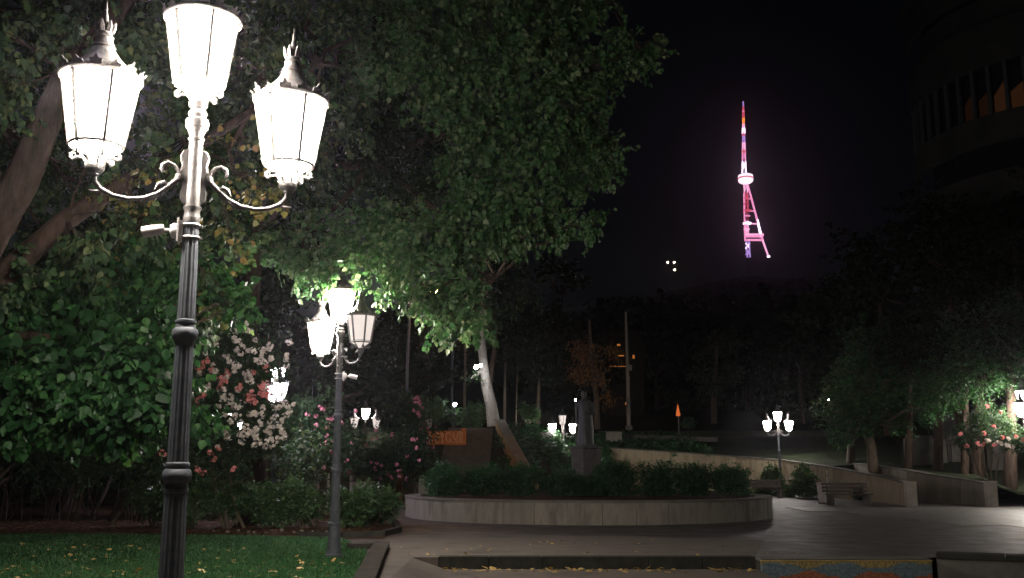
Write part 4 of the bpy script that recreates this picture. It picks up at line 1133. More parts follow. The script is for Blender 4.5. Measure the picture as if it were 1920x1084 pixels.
# rot is the angle of the +side arm from +X
lamp(0, 6.87, R(20), 'nearest lamp post, cut by the top edge, three blazing lanterns', X=P(366, 300, 6.87).x)
lamp(0, 18.3, R(-47), 'second lamp post with its right-hand lantern unlit but given a painted glow', ('lit', 'faint', 'lit'), X=P(633, 800, 18.3).x)
lamp(0, 33.2, R(-68), 'lamp partly hidden behind the cream and coral blossom', ('cool', 'cool', 'cool'), X=P(519, 730, 33.2).x)
lamp(0, 57.0, R(-12), 'small distant lamp behind the pink shrubs with only its centre lantern burning fully', ('soft', 'faint', 'faint'), X=P(685, 790, 57).x)
lamp(0, 60.5, R(3), 'distant lamp right of the planter with three burning lanterns', ('soft', 'soft', 'soft'), X=P(1459, 800, 60.5).x)
lamp(0, 64.5, R(-4), 'distant lamp left of the statue whose centre lantern is dim', ('faint', 'soft', 'soft'), X=P(1055, 800, 64.5).x)
lamp(0, 43.5, R(55), 'lamp at the right edge of the photo among leaves', ('lit', 'lit', 'lit'), X=P(1918, 760, 43.5).x)
lamp(0, 62, R(20), 'lamp glimpsed as a sparkle through the cream blossom', ('soft', 'soft', 'soft'), X=P(434, 750, 62).x)

lamp(0, 24, R(35), 'lamp post just outside the right side of the photo', X=23.5, states=('faint', 'lit', 'faint'))
# security cameras clamped on the posts
def sec_cam(x, Y, ang, label):
    t = empty('security_camera', (x, Y, 3.235), ang); tag(t, label, 'camera')
    b = MB(); b.box((-.085, 0, 0), (.012, .12, .17)); b.box((-.07, 0, 0), (.02, .05, .15)); b.build('mounting_plate', M_WHITEP, t)
    b = MB()
    for z in (-.045, .045):
        ring(b, .062, z, .008, 24, 6)
        b.box((-.055, 0, z), (.04, .02, .016)); b.box((.068, 0, z), (.02, .02, .018))
    b.build('clamp', M_GALV, t, smooth=True)
    b = MB(); M = Matrix.Rotation(-pi / 2, 3, 'Y')
    V0 = MB(); V0.lathe([(0, .055), (.03, .055), (.045, .045), (.05, .02)], 20)
    for v in V0.v: v[:] = np.array([(M @ Vector(p)) + Vector((-.091, 0, 0)) for p in v])
    b.v = V0.v; b.f = V0.f; b.m = V0.m; b.n = V0.n
    b.tube([(-.13, 0, 0), (-.17, 0, .005), (-.19, 0, .0)], .013, 8); b.build('base', M_WHITEP, t, smooth=True)
    b = MB(); V0 = MB(); V0.lathe([(0, .03), (.01, .036), (.025, .038), (.13, .040), (.15, .040), (.15, .034), (.145, .0)], 20)
    M = Matrix.Rotation(R(-102), 3, 'Y')
    for v in V0.v: v[:] = np.array([(M @ Vector(p)) + Vector((-.18, 0, .012)) for p in v])
    b.v = V0.v; b.f = V0.f; b.m = V0.m; b.n = V0.n
    b.build('camera_body', M_WHITEP, t, smooth=True)
sec_cam(P(366, 300, 6.87).x, 6.87, R(12), 'white bullet camera clamped to the nearest lamp post')
sec_cam(P(633, 800, 18.3).x, 18.3, R(195), 'small white camera on the right of the second lamp post')
sec_cam(P(1055, 800, 64.5).x, 64.5, R(100), 'pale camera under the lanterns of the lamp left of the statue')

# ------------------------------------------------------------------ statue
def statue():
    base = Vector((P(1098, 840, 38.2).x, 38.2, .58))
    t = empty('statue', base); tag(t, 'dark standing statue of a cloaked figure on a rough stone pedestal', 'statue')
    z0 = P(1098, 837, 38.2).z - base.z; H = P(1098, 733, 38.2).z - base.z - z0
    b = MB()
    b.lathe([(0, .78), (.12, .78), (.14, .66), (z0 * .5, .56), (z0 - .1, .60), (z0 - .08, .66), (z0, .64)], 7)
    b.build('pedestal', M_PED, t)
    # cloak and body as one surface: stacked sections (cx, cy, rx, ry, z as part of H)
    secs = [(0, 0, .30, .27, 0), (.0, 0, .31, .27, .05), (.0, 0, .30, .26, .2), (.01, 0, .285, .24, .38), (.01, 0, .27, .22, .52), (.0, 0, .26, .20, .62), (-.0, 0, .27, .19, .72), (.0, 0, .27, .175, .78), (-.01, 0, .22, .15, .825), (-.02, 0, .11, .11, .85), (-.03, 0, .075, .08, .872), (-.035, -.01, .095, .11, .895), (-.04, -.015, .105, .125, .935), (-.035, -.01, .095, .115, .975), (-.03, 0, .05, .06, 1.0)]
    V = []; Fs = []; S = 28
    for (cx, cy, rx, ry, z) in secs:
        for k in range(S):
            a = 2 * pi * k / S
            f = 1 + (.06 * sin(7 * a + z * 5) + .03 * sin(11 * a) if z < .8 else 0)
            V.append((cx + rx * f * cos(a), cy + ry * f * sin(a), z0 + z * H))
    for i in range(len(secs) - 1):
        for k in range(S):
            Fs.append((i * S + k, i * S + (k + 1) % S, (i + 1) * S + (k + 1) % S, (i + 1) * S + k))
    Fs.append(tuple((len(secs) - 1) * S + k for k in range(S)))
    # forearm folded over the chest with a hand and fingers, other arm hanging under the cloak
    bb = MB(); bb.add(V, Fs)
    h = lambda z: z0 + z * H
    bb.tube([(.24, -.02, h(.78)), (.31, -.05, h(.66)), (.29, -.12, h(.57)), (.16, -.24, h(.58)), (.05, -.27, h(.61))], [.075, .07, .06, .048, .038], 10)
    bb.tube([(-.24, .0, h(.78)), (-.32, .0, h(.64)), (-.33, -.06, h(.50)), (-.32, -.09, h(.45))], [.075, .065, .05, .04], 10)
    for k in range(4): bb.tube([(.05, -.275, h(.615) - k * .022), (-.01, -.30, h(.62) - k * .022), (-.045, -.285, h(.615) - k * .022)], [.013, .012, .009], 6)
    bb.tube([(.06, -.27, h(.63)), (.03, -.29, h(.648)), (.0, -.29, h(.655))], [.014, .012, .009], 6)
    for k in range(4): bb.tube([(-.335 + k * .02, -.10, h(.45)), (-.34 + k * .02, -.12, h(.42)), (-.335 + k * .02, -.115, h(.395))], [.012, .011, .008], 6)
    bb.tube([(-.30, -.12, h(.45)), (-.285, -.14, h(.43)), (-.29, -.15, h(.415))], [.013, .011, .008], 6)
    # nose, beard, brow
    bb.tube([(-.04, -.13, h(.945)), (-.045, -.158, h(.925)), (-.042, -.135, h(.918))], [.012, .018, .014], 6)
    bb.tube([(-.04, -.11, h(.91)), (-.04, -.15, h(.885)), (-.04, -.13, h(.86))], [.05, .04, .015], 8)
    bb.box((0, 0, z0 + .04), (.75, .6, .08))
    bb.build('figure', M_BRONZE, t, smooth=True)
statue()

# ------------------------------------------------------------------ benches, bins, posts
def bench(p, rot, label):
    t = empty('park_bench', p, rot); tag(t, label, 'bench', 'park benches')
    for k in range(3):
        b = MB(); b.box((0, -.28 + k * .16, .45), (2.0, .13, .035)); b.build('seat_slat', M_WOOD, t)
    for k in range(3):
        b = MB(); b.box((0, .22 + k * .03, .58 + k * .14), (2.0, .03, .11), M=Matrix.Rotation(R(-12), 3, 'X')); b.build('back_slat', M_WOOD, t)
    for x in (-.8, .8):
        b = MB(); b.box((x, -.1, .215), (.12, .5, .43)); b.box((x, .2, .6), (.06, .05, .5)); b.build('leg', M_CAP, t)
bp = G(1590, 947); bench(bp, R(6), 'wooden bench right of the pale bin, in front of the tan ramp wall')
bp = G(1432, 934); bench(bp, R(2), 'dark bench just right of the planter at the foot of the distant lamp')
bp = G(583, 915); bp = Vector((P(583, 915, 38).x, 38, 0)); bench(bp, R(8), 'bench behind the low shrubs left of the second lamp post')
def bin_(px, Y, label, h=.9, m=None):
    t = empty('litter_bin', (P(px, 900, Y).x, Y, 0)); tag(t, label, 'bin')
    b = MB(); b.lathe([(0, .16), (.03, .19), (h * .25, .19), (h * .8, .235), (h, .26), (h, .22), (h - .1, .2)], 8); b.build('shell', m or M_BINC, t)
    b = MB(); b.lathe([(h - .12, .19), (h - .04, .2)], 8); b.build('liner', M_IRON, t)
    b = MB(); b.lathe([(0, .2), (.05, .22)], 12); b.build('foot', M_CAP, t)
bin_(1541, 44.5, 'pale bin standing left of the bench by the tan ramp wall')
bin_(457, 37.5, 'grey flared bin behind the low shrubs under the cream blossom', 1.05)
bin_(674, 40, 'pale marked bin behind the low shrubs right of the second lamp post', 1.0)
def bollard(px, Y, h, r, label):
    t = empty('bollard', (P(px, 900, Y).x, Y, 0)); tag(t, label, 'bollard')
    b = MB(); b.lathe([(0, r), (h * .8, r), (h * .8 + .01, r * .8), (h * .84, r * .8), (h * .85, r), (h - .02, r), (h, r * .7)], 14); b.build('post', M_BINC, t, smooth=True)
    b = MB(); b.lathe([(h * .805, r * .86), (h * .835, r * .86)], 14); b.build('band', M_IRON, t)
bollard(659, 40, 1.25, .07, 'pale round bollard with a dark band behind the low shrubs')
bollard(445, 37, 1.3, .035, 'thin pale upright post behind the shrubs near the nearest lamp')
bollard(1551, 44.8, 1.45, .03, 'thin pale pipe standing beside the pale bin')
bollard(616, 38.3, 1.35, .045, 'slim pale post just left of the second lamp post')
t = empty('rail', (P(475, 915, 37).x, 37, 0)); tag(t, 'short white horizontal rail glinting behind the shrubs', 'rail')
b = MB(); b.box((0, 0, .84), (.45, .06, .05)); b.build('bar', M_WHITEP, t); b = MB(); b.box((-.2, 0, .4), (.04, .04, .8)); b.box((.2, 0, .4), (.04, .04, .8)); b.build('post', M_IRON, t)
t = empty('orange_post', (P(749, 900, 46).x, 46.0, 0)); tag(t, 'square orange-brown post beside the staircase', 'post')
b = MB(); b.box((0, 0, .8), (.26, .26, 1.6)); b.build('shaft', M_POST_ORANGE, t); b = MB(); b.box((0, 0, 1.63), (.32, .32, .06)); b.build('cap', M_POST_ORANGE, t)
t = empty('flagpole', P(1179, 806, 77)); tag(t, 'tall bare grey pole rising behind the statue', 'pole')
zt = P(1179, 585, 77).z - t.location.z
b = MB(); b.tube([(0, 0, 0), (0, 0, zt * .5), (-.05, 0, zt)], [.17, .14, .09], 10); b.build('shaft', M_STONE, t, smooth=True)
b = MB(); b.box((0, 0, .15), (.5, .5, .3)); b.build('foot', M_CAP, t)
b = MB(); b.box((.2, -.05, zt * .52), (.25, .2, .4)); b.build('junction_box', M_STONE, t)
t = empty('marker_post', P(1273, 815, 76)); tag(t, 'short post topped by an orange-red cone with a painted-in glow', 'marker')
b = MB(); b.tube([(0, 0, 0), (0, 0, 1.4)], .05, 8); b.build('shaft', M_CAP, t)
b = MB(); b.lathe([(0, .16), (.05, .17), (.5, .09), (.9, .01)], 12, (-.02, 0, 1.4)); b.build('cone', glow('orange_cone_painted_glow', (1.0, .22, .05), .55), t, smooth=True)  # cone is no lamp, its emission stands in for light on it
t = empty('handrail', P(1480, 828, 78)); tag(t, 'thin pale handrail crossing behind the distant lamp right of the planter', 'rail')
b = MB(); b.tube([P(1405, 833, 78) - t.location, P(1480, 828, 78) - t.location, P(1570, 829, 78) - t.location], .03, 6)
for px, py in ((1405, 833), (1480, 828), (1525, 828.5), (1570, 829)):
    p = P(px, py, 78) - t.location; b.tube([p, p + Vector((0, 0, -1.8))], .02, 5)
b.build('rail', M_GALV, t)

# ------------------------------------------------------------------ terrace things: lit trunk, trees, small lamps
def spot(name, label, p, r, m, pole=None, cat='lamp'):
    t = empty(name, (p.x, p.y, p.z - (pole or 0))); tag(t, label, cat)
    b = MB(); b.lathe([(-r, .001), (-r * .7, r * .7), (0, r), (r * .7, r * .7), (r, .001)], 10, (0, 0, pole or 0), cap=False); b.build('bulb', m, t, smooth=True)
    b = MB()
    if pole: b.tube([(0, 0, 0), (0, 0, pole - r)], .04, 6)
    else: b.box((0, r * 1.4, r * .6), (r * 1.2, r, r))
    b.lathe([(r * .75, r * .75), (r * 1.05, r * .3)], 10, (0, 0, pole or 0)); b.build('fitting', M_IRON, t)
    return t
WHITE_S = glow('cool_white_bulb', (.92, .97, 1.0), 60)
SODIUM = glow('sodium_bulb', (1.0, .42, .08), 330)
SPARK = glow('faint_far_bulb', (1.0, .8, .55), 16)
ORNG = glow('faint_orange_window', (1.0, .33, .07), .35)
spot('globe_lamp', 'small white globe lamp on the terrace left of the floodlit trunk', P(853, 758, 66), .13, WHITE_S, 1.7)
spot('far_street_light', 'small round white light right of the tall bare pole', P(1195, 690, 110), .25, WHITE_S, 6.5)
spot('floodlight', 'left bulb of the twin floodlight on the pale trunk', P(893, 688, 60.3), .13, glow('floodlight_bulb', (.95, .97, 1.0), 220))
spot('floodlight', 'right bulb of the twin floodlight against the pale trunk', P(901, 685, 60.3), .10, glow('floodlight_bulb_b', (.95, .97, 1.0), 220))
spot('floodlight', 'tiny white spotlight beside the head of the statue', P(1079, 750, 50), .05, WHITE_S, 3.8)
spot('far_light', 'tiny white light at the left edge of the right-hand trees', P(1553, 750, 75), .07, WHITE_S, 3)
spot('far_light', 'tiny white point of light between the first two lamps', P(587, 703, 75), .08, WHITE_S, 6)
for px, py, l in ((1252, 492, 'leftmost'), (1264, 492, 'upper right'), (1265, 506, 'lowest')):
    spot('hillside_light', l + ' of the three tiny lights on the dark hill', P(px, py, 900), .9, SPARK, 6)
def tree(label, base, trunkpts, rads, clumps, nsp, size, leafm, barkm, seed, per=8, name='tree', tmpl=T_SIMPLE, **kw):
    rg = np.random.default_rng(seed); base = Vector(base)
    t = empty(name, base); tag(t, label, 'tree')
    b = MB(); b.tube([Vector(p) - base for p in trunkpts], rads, 12); b.build('trunk', barkm, t, smooth=True)
    twigs(t, rg, trunkpts[len(trunkpts) // 2:], clumps, base, barkm, rads[-1] * .8 + .01)
    crown('crown', t, rg, clumps, nsp, per, size, tmpl, leafm, base, **kw)
    return t
Y = 62
tp = [P(926, 799, Y), P(921, 760, Y), P(912, 722, Y), P(908, 690, Y), P(902, 640, Y), P(905, 560, Y), P(915, 450, Y)]
tree('floodlit tree with a pale leaning trunk on the terrace', tp[0], tp, [.42, .36, .34, .28, .26, .22, .12],
     [pc(*a) for a in ((900, 560, 62, 2.6), (960, 540, 63, 2.4), (850, 600, 63, 2.0), (930, 470, 62, 2.4), (820, 560, 64, 2.2), (895, 705, 61.5, .35), (885, 712, 61.5, .3))], 1500, .2, M_LEAF_DARK, M_BARKP, 301, droop=.8)
b = MB(); b.tube([P(915, 740, 62.1) - tp[0], P(922, 690, 62.2) - tp[0], P(930, 640, 62.4) - tp[0], P(925, 560, 62.5) - tp[0]], [.2, .17, .14, .08], 9)
b.build('limb', M_BARK, bpy.data.objects['tree'], smooth=True)
def bush(label, px, py, Y, r, seed, n=420, m=None, size=.13):
    p = P(px, py, Y); rg = np.random.default_rng(seed)
    cl = [(p.x + rg.normal(0, r * .35), p.y + rg.normal(0, r * .3), p.z + rg.normal(0, r * .25), r * .55) for _ in range(7)]
    shrub('terrace_bush', label, (p.x, Y, p.z - r * .9), cl, n, size, m or M_LEAF_SHR, seed)
bush('leafy green bush under the floodlight on the terrace', 882, 778, 63, 1.2, 311)
bush('green bush left of the globe lamp on the terrace', 815, 775, 66, 1.3, 312)
bush('rounded green bush right of the pale trunk', 990, 776, 64, .75, 313)
bush('dim green bush far right on the terrace beyond the orange cone', 1290, 795, 84, .7, 314)
for i, (px, y0, y1, Y, w, lab) in enumerate([(870, 800, 640, 70, .12, 'thin dark trunk left of the pale trunk'), (945, 800, 650, 68, .10, 'thin dark trunk just right of the pale trunk'), (967, 800, 690, 66, .06, 'slender pale sapling on the terrace'), (1008, 800, 690, 72, .13, 'grey trunk right of the rounded terrace bush'), (800, 780, 640, 72, .14, 'dark trunk above the lettered board')]):
    p, q = P(px, y0, Y), P(px + 3, y1, Y)
    tree(lab, p, [p, p.lerp(q, .5), q], [w, w * .9, w * .6], [(q.x, q.y, q.z + 1.2, 2.2), (q.x + 1, q.y + 1, q.z, 1.6)], 260, .22, M_LEAF_FAR, M_BARKS, 320 + i, name='terrace_tree')
# hanging branches behind the statue, orange light painted into their leaf colour
p = P(1120, 805, 80)
tp = [p, P(1118, 740, 80), P(1110, 680, 80), P(1105, 600, 80)]
tree('drooping tree lit orange behind the statue', p, tp, [.25, .22, .17, .1], [pc(*a) for a in ((1105, 675, 80, 1.0), (1125, 700, 80, .8), (1100, 700, 80, .9), (1140, 740, 79.5, .7), (1128, 722, 79.5, .6), (1095, 650, 80, 1.2), (1150, 655, 80, .8), (1080, 690, 80, .8))], 230, .26, M_LEAF_ORANGE_LIT, M_BARKS, 331, tmpl=T_NARROW, droop=1.6, sprlen=.9)
p = P(1340, 815, 95)
tree('tree with a few orange-lit leaves left of the dark right side', p, [p, P(1338, 740, 95), P(1345, 640, 95)], [.3, .26, .15], [pc(*a) for a in ((1320, 668, 95, 1.1), (1315, 700, 95, 1.3), (1330, 730, 95, 1.5), (1360, 700, 96, 2.2), (1360, 640, 96, 2.2))], 700, .26, M_LEAF_DARK, M_BARKS, 332, droop=.6)

# hidden sodium street lamps on the road behind
def sodium(x, y, z0, h, label, r=.16):
    t = empty('sodium_lamp', (x, y, z0)); tag(t, label, 'street lamp')
    b = MB(); b.tube([(0, 0, 0), (0, 0, h * .7), (.1, 0, h), (.6, 0, h + .25), (1.1, 0, h + .25)], [.09, .07, .055, .045, .04], 8); b.build('pole', M_IRON, t, smooth=True)
    b = MB(); b.lathe([(-r * .55, .02), (-r * .4, r * .8), (0, r)], 10, (1.2, 0, h + .2)); b.build('bulb', SODIUM, t)
    b = MB(); b.lathe([(.003, r * 1.25), (r * .4, r * 1.1), (r * .8, r * .3)], 10, (1.2, 0, h + .2)); b.build('hood', M_IRON, t)
q = P(812, 545, 48.5); sodium(q.x - 1.2, 48.5, 0, q.z - .2, 'tall sodium street lamp hidden behind the hanging branch left of the stairs', .2)
q = P(880, 560, 72); sodium(q.x - 1.2, 72, 4.6, q.z - 4.6, 'sodium street lamp hidden in the trees behind the stairs', .2)
q = P(1035, 640, 94); sodium(q.x - 1.2, 94, 5.0, q.z - 5.2, 'sodium street lamp among dark trees behind the statue', .18)
q = P(584, 770, 50); sodium(q.x - 1.2, 50, 1.0, q.z - 1.2, 'sodium lamp glinting amber behind the flowering shrubs', .07)

# ------------------------------------------------------------------ right-hand trees
Yr = 52
p = P(1637, 876, Yr)
tree('broad tree with a pale trunk standing behind the tan ramp wall', (p.x, p.y, 1.2), [Vector((p.x + .15, p.y, 1.2)), p, P(1634, 840, Yr), P(1625, 800, Yr), P(1630, 720, Yr)], [.33, .29, .25, .22, .14],
     [pc(*a) for a in ((1570, 800, 51, 1.0), (1620, 790, 51, 1.1), (1590, 750, 51, 1.4), (1650, 740, 51, 1.6), (1600, 700, 52, 1.5), (1680, 770, 51, 1.1), (1660, 680, 52, 1.7), (1720, 720, 50, 1.5), (1565, 775, 51, .8), (1575, 820, 51, .7), (1640, 640, 53, 1.8), (1740, 660, 52, 2.0), (1720, 780, 50.5, .8), (1740, 770, 48, .7), (1690, 800, 49.5, .6))], 2200, .15, M_LEAF_CAT, M_BARKS, 401, droop=.4)
p = P(1595, 866, 57)
tree('second slimmer trunk left of the broad tree', (p.x, p.y, 1.6), [Vector((p.x, p.y, 1.6)), P(1596, 840, 57), P(1600, 760, 58)], [.26, .22, .14], [pc(*a) for a in ((1600, 720, 58, 2.0), (1560, 760, 58, 1.2), (1640, 680, 58, 2.0))], 500, .17, M_LEAF_DARK, M_BARKS, 402, droop=.4)
p = Vector((P(1830, 860, 47).x, 47, .9))
tree('tree overhanging the right edge with leaves lit bright green by the lamp', p, [p, P(1832, 820, 47), P(1840, 700, 47), P(1850, 600, 47)], [.3, .26, .2, .1],
     [pc(*a) for a in ((1790, 735, 45, .75), (1830, 730, 44.5, .7), (1860, 715, 44.3, .6), (1885, 700, 44, .5), (1905, 715, 44.6, .35), (1890, 735, 44.8, .3), (1770, 760, 46, .6), (1800, 700, 46, 1.2), (1860, 670, 46, 1.3), (1920, 680, 45, 1.0), (1760, 700, 47, 1.3), (1820, 640, 47, 1.8), (1900, 600, 47, 1.8), (1960, 640, 45, 1.4), (1740, 740, 46.5, .8))], 2300, .11, M_LEAF_CAT, M_BARK, 403, droop=.5)
myrtle('coral flowering shrub below the lamp at the right edge', (P(1860, 900, 43.6).x, 43.8, 0),
       [(1810, 820, 44, .7), (1850, 815, 43.6, .7), (1890, 820, 43.4, .6), (1830, 790, 44, .5), (1880, 790, 43.8, .5), (1920, 830, 43, .7), (1850, 770, 44, .5)],
       [(a_[0], a_[1], 42.7) for a_ in scatter(1850, 1900, 815, 842, 42.7, 7)], [(1800, 815, 43), (1845, 813, 42.8), (1832, 833, 42.8), (1843, 834, 42.8), (1864, 834, 42.8), (1880, 820, 42.7), (1905, 818, 42.6), (1850, 762, 43), (1875, 773, 42.9), (1862, 800, 43), (1813, 836, 43), (1918, 825, 42.5)], 900, 404, leafsize=.09, bs=.075, per=6, spread=.1)
for i, (px, Y, w, lab) in enumerate([(1700, 50, .32, 'dark trunk furthest left between the sloping walls'), (1755, 49, .36, 'second dark trunk between the sloping walls'), (1805, 47, .28, 'dark trunk above the rightmost pier'), (1890, 45, .42, 'thick dark trunk at the right edge below the lamp')]):
    p = Vector((P(px, 870, Y).x, Y, .6)); q = P(px + 6, 700, Y)
    tree(lab, p, [p, p.lerp(q, .4), q], [w * .72, w * .6, w * .4], [(q.x, q.y + 1, q.z + 1.5, 2.4), (q.x + 1, q.y + 2, q.z + .2, 1.8)], 320, .2, M_LEAF_FAR, M_BARK, 410 + i, name='park_tree')
gp = empty('stone_garden_wall', (P(1745, 850, 53).x, 53, 1.2)); tag(gp, 'rough stone wall blocks dimly seen between the dark trunks', 'wall')
for i, px in enumerate((1712, 1735, 1760, 1795, 1830, 1868)):
    p = P(px, 862, 53) - gp.location; b = MB(); b.box((p.x, p.y, p.z + .35), (.75, .5, 1.5 + .3 * (i % 2)), taper=.92); b.build('stone', M_CAP, gp)

# tall dark trees closing the view
dk = [(1500, 700, 95, 4.5, 'dark tall tree behind the distant lamp'), (1650, 560, 70, 5, 'tall dark tree above the broad tree'), (1780, 520, 62, 5, 'tall dark tree in front of the office block'), (1900, 430, 60, 5, 'tallest dark tree at the right edge'),
      (1400, 720, 110, 5, 'dark tree beneath the television tower'), (1230, 700, 110, 4.5, 'dark tree right of the tall bare pole'), (1040, 640, 90, 4.5, 'dark tree above the lamp left of the statue'), (760, 670, 70, 3.8, 'dark tree behind the pink shrubs'),
      (640, 690, 68, 3.6, 'dark tree behind the second lamp'), (500, 560, 38, 2.6, 'dark tree behind the cream blossom'), (350, 650, 36, 2.6, 'dark tree deep behind the nearest lamp'), (150, 620, 36, 3, 'dark tree deep behind the catalpa'), (-20, 560, 36, 3, 'dark tree at the far left behind the catalpa')]
for i, (px, py, Y, r, lab) in enumerate(dk):
    rg = np.random.default_rng(500 + i); c = P(px, py, Y); gz = max(0, 3.8 if Y > 62 else 0)
    base = Vector((c.x, c.y, gz - .1))
    cl = [(c.x + rg.normal(0, r * .5), c.y + rg.normal(0, r * .4), c.z + rg.normal(0, r * .55), r * .5) for _ in range(14)]
    tree(lab, base, [base, Vector((c.x, c.y, c.z * .5 + gz * .5)), c], [.35, .28, .15], cl, 1000, .11 + Y * .0028, M_LEAF_FAR, M_BARK, 520 + i, name='background_tree')

# far wood on the hill, one mass
rg = np.random.default_rng(77)
Cc = []; Rr = []
while len(Cc) < 900:
    y = 130 + (rg.uniform() ** 1.5) * 1500; x = rg.uniform(-.75, .75) * y
    if abs(x / y * F + 960 - 1418) < 70 and y > 1250: continue
    h = rg.uniform(5, 9) * (1 + y / 2500); Cc.append((x, y, hillz(x, y) + h * .45)); Rr.append(h * .6)
V, Fc = leaf_cloud(rg, Cc, Rr, 9000, 6, 2.2, T_SIMPLE, droop=.2, shell=.3)
tag(link('hill_wood', np_mesh('hill_wood', V, Fc, M_LEAF_FAR)), 'dark wooded slope of the hill below the tower', 'wood', kind='stuff')

# ------------------------------------------------------------------ television tower
TK = math.exp(HAZE * 1750)     # raises the tower's glow to offset the added haze
def tv_tower():
    Yt = 1750.0
    base = P(1405, 486, Yt)
    t = empty('television_tower', base); tag(t, 'pink and white lit television tower with one splayed leg on the hill', 'tower')
    w = lambda px, py: P(px, py, Yt) - base
    E = lambda n, c, s: glow(n, c, s * TK)
    PINK = E('pink_tower_light', (1.0, .33, .62), .95); RED = E('red_tower_light', (1.0, .12, .22), .6); WHT = E('white_tower_light', (1.0, .72, .95), 2.2)
    VIO = E('violet_tower_light', (.62, .36, 1.0), .7); ORA = E('orange_tower_light', (1.0, .28, .05), 1.2); DRED = E('dim_red_tower_light', (.5, .04, .10), .45); PALE = E('pale_pink_tower_light', (1.0, .42, .68), 1.2)
    def seg(name, y0, y1, w0, w1, m, x0=None, x1=None):
        if x0 is None: x0, x1 = 1393.5 + (y0 - 190) * .012, 1393.5 + (y1 - 190) * .012
        a, c = w(x0, y0), w(x1, y1); b = MB()
        h0, h1 = w0 * .47, w1 * .47
        for k in range(4):
            an = pi / 4 + k * pi / 2
            b.tube([a + Vector((h0 * cos(an), h0 * sin(an), 0)), c + Vector((h1 * cos(an), h1 * sin(an), 0))], .75, 5)
        n = max(1, int(abs(a.z - c.z) / (1.6 * max(w0, w1))))
        for i in range(n):
            for k in range(4):
                a1, a2 = pi / 4 + k * pi / 2, pi / 4 + (k + 1) * pi / 2
                p0, p1 = a.lerp(c, i / n), a.lerp(c, (i + 1) / n); r0 = h0 + (h1 - h0) * i / n; r1 = h0 + (h1 - h0) * (i + 1) / n
                b.tube([p0 + Vector((r0 * cos(a1), r0 * sin(a1), 0)), p1 + Vector((r1 * cos(a2), r1 * sin(a2), 0))], .45, 4)
        b.build(name, m, t)
    def collar(y, wd, h, m, x=None, name='collar'):
        p = w(x if x else 1393.5 + (y - 190) * .012, y); b = MB()
        b.lathe([(-h / 2, wd * .40), (-h * .2, wd * .47), (h * .2, wd * .47), (h / 2, wd * .40)], 16, tuple(p)); b.build(name, m, t, smooth=True)
    seg('antenna', 190, 200, .6, 1.5, VIO); seg('antenna', 200, 221, 2.5, 4, RED); seg('antenna', 221, 232, 4, 4, ORA); seg('antenna', 232, 240, 4, 4.5, PALE)
    seg('antenna', 240, 251, 5.5, 6, WHT); collar(252.5, 8, 3, RED); seg('antenna', 254, 268, 5, 5, VIO); collar(269, 8, 2, PALE)
    seg('antenna', 270, 284, 6, 6.5, PALE); collar(284.5, 10, 3, RED); seg('antenna', 286, 303, 7.5, 8, PINK); seg('antenna', 303, 325, 8, 9.5, WHT)
    collar(209, 5, 1.5, PINK); collar(216, 6, 1.5, RED)
    p = w(1398, 335); b = MB()
    b.lathe([(-10, 5.5), (-8.5, 9), (-6, 12.5), (-2.5, 13.8), (-2.4, 12.8), (0, 13), (3, 13), (3.1, 13.8), (6, 13), (8, 9), (9, 5)], 28, tuple(p)); b.build('pod', glow('pod_light', (1.0, .74, .86), 1.35 * TK), t, smooth=True)
    b = MB(); b.lathe([(-.6, 13.7), (1.6, 13.7)], 28, tuple(p)); b.build('window_band', RED, t)
    collar(326, 14, 2, VIO, 1397)
    seg('shaft', 345, 361, 9, 8, PALE, 1398, 1399)
    for (y0, y1, m, x0, x1, ww) in ((360, 392, RED, 1399, 1399.5, 8), (392, 414, DRED, 1399.5, 1400, 7), (414, 440, PALE, 1400, 1401, 6), (452, 484, VIO, 1402, 1404, 7)):
        seg('shaft', y0, y1, ww, ww, m, x0, x1)
    seg('guide_rail', 362, 452, 2, 2, PINK, 1395, 1397)
    collar(372, 13, 1.5, RED, 1400); collar(383, 13, 1.5, DRED, 1400); collar(395, 17, 2.5, RED, 1401); collar(419, 17, 3, WHT, 1401); collar(405, 12, 1.5, PINK, 1401); collar(430, 12, 2, PALE, 1400)
    b = MB(); b.tube([w(1402, 347), w(1409, 372)], [1.6, 1.8], 8); b.tube([w(1409, 372), w(1429, 448)], [1.8, 2.0], 8); b.build('splayed_leg', PINK, t)
    b = MB(); b.tube([w(1425, 434), w(1427.5, 444)], [2.4, 2.5], 8); b.tube([w(1420, 412), w(1425, 434)], [2.1, 2.3], 8); b.build('bright_joint', WHT, t)
    b = MB(); b.tube([w(1429, 448), w(1440, 479)], [1.8, 1.6], 8); b.build('lower_leg', PALE, t)
    collar(481, 6, 3, WHT, 1441, 'leg_foot')
    b = MB(); b.box(w(1415, 443) , (30, 10, 2.2)); b.box(w(1415, 450), (30, 10, 1.8)); b.build('platform', PINK, t)
    b = MB(); b.box(w(1415, 440), (31, 11, 1.4)); b.build('platform_edge', PALE, t)
    for y0, xr in ((372, 1409), (395, 1415), (419, 1421)):
        b = MB(); b.tube([w(1400, y0), w(xr, y0 + 1)], 1.3, 6); b.build('crossbeam', PALE if y0 == 419 else PINK, t)
    for px_ in (1404, 1441):
        p = w(px_, 484); b = MB(); b.box((p.x, p.y, p.z - 14), (9, 9, 28)); b.build('footing', M_DARKST, t)
    for y0, ww in ((456, 12), (468, 10)):
        b = MB(); b.tube([w(1398, y0), w(1406, y0 + 10)], 1.2, 5); b.tube([w(1406, y0), w(1398, y0 + 10)], 1.2, 5); b.build('brace', WHT if y0 == 456 else VIO, t)
tv_tower()

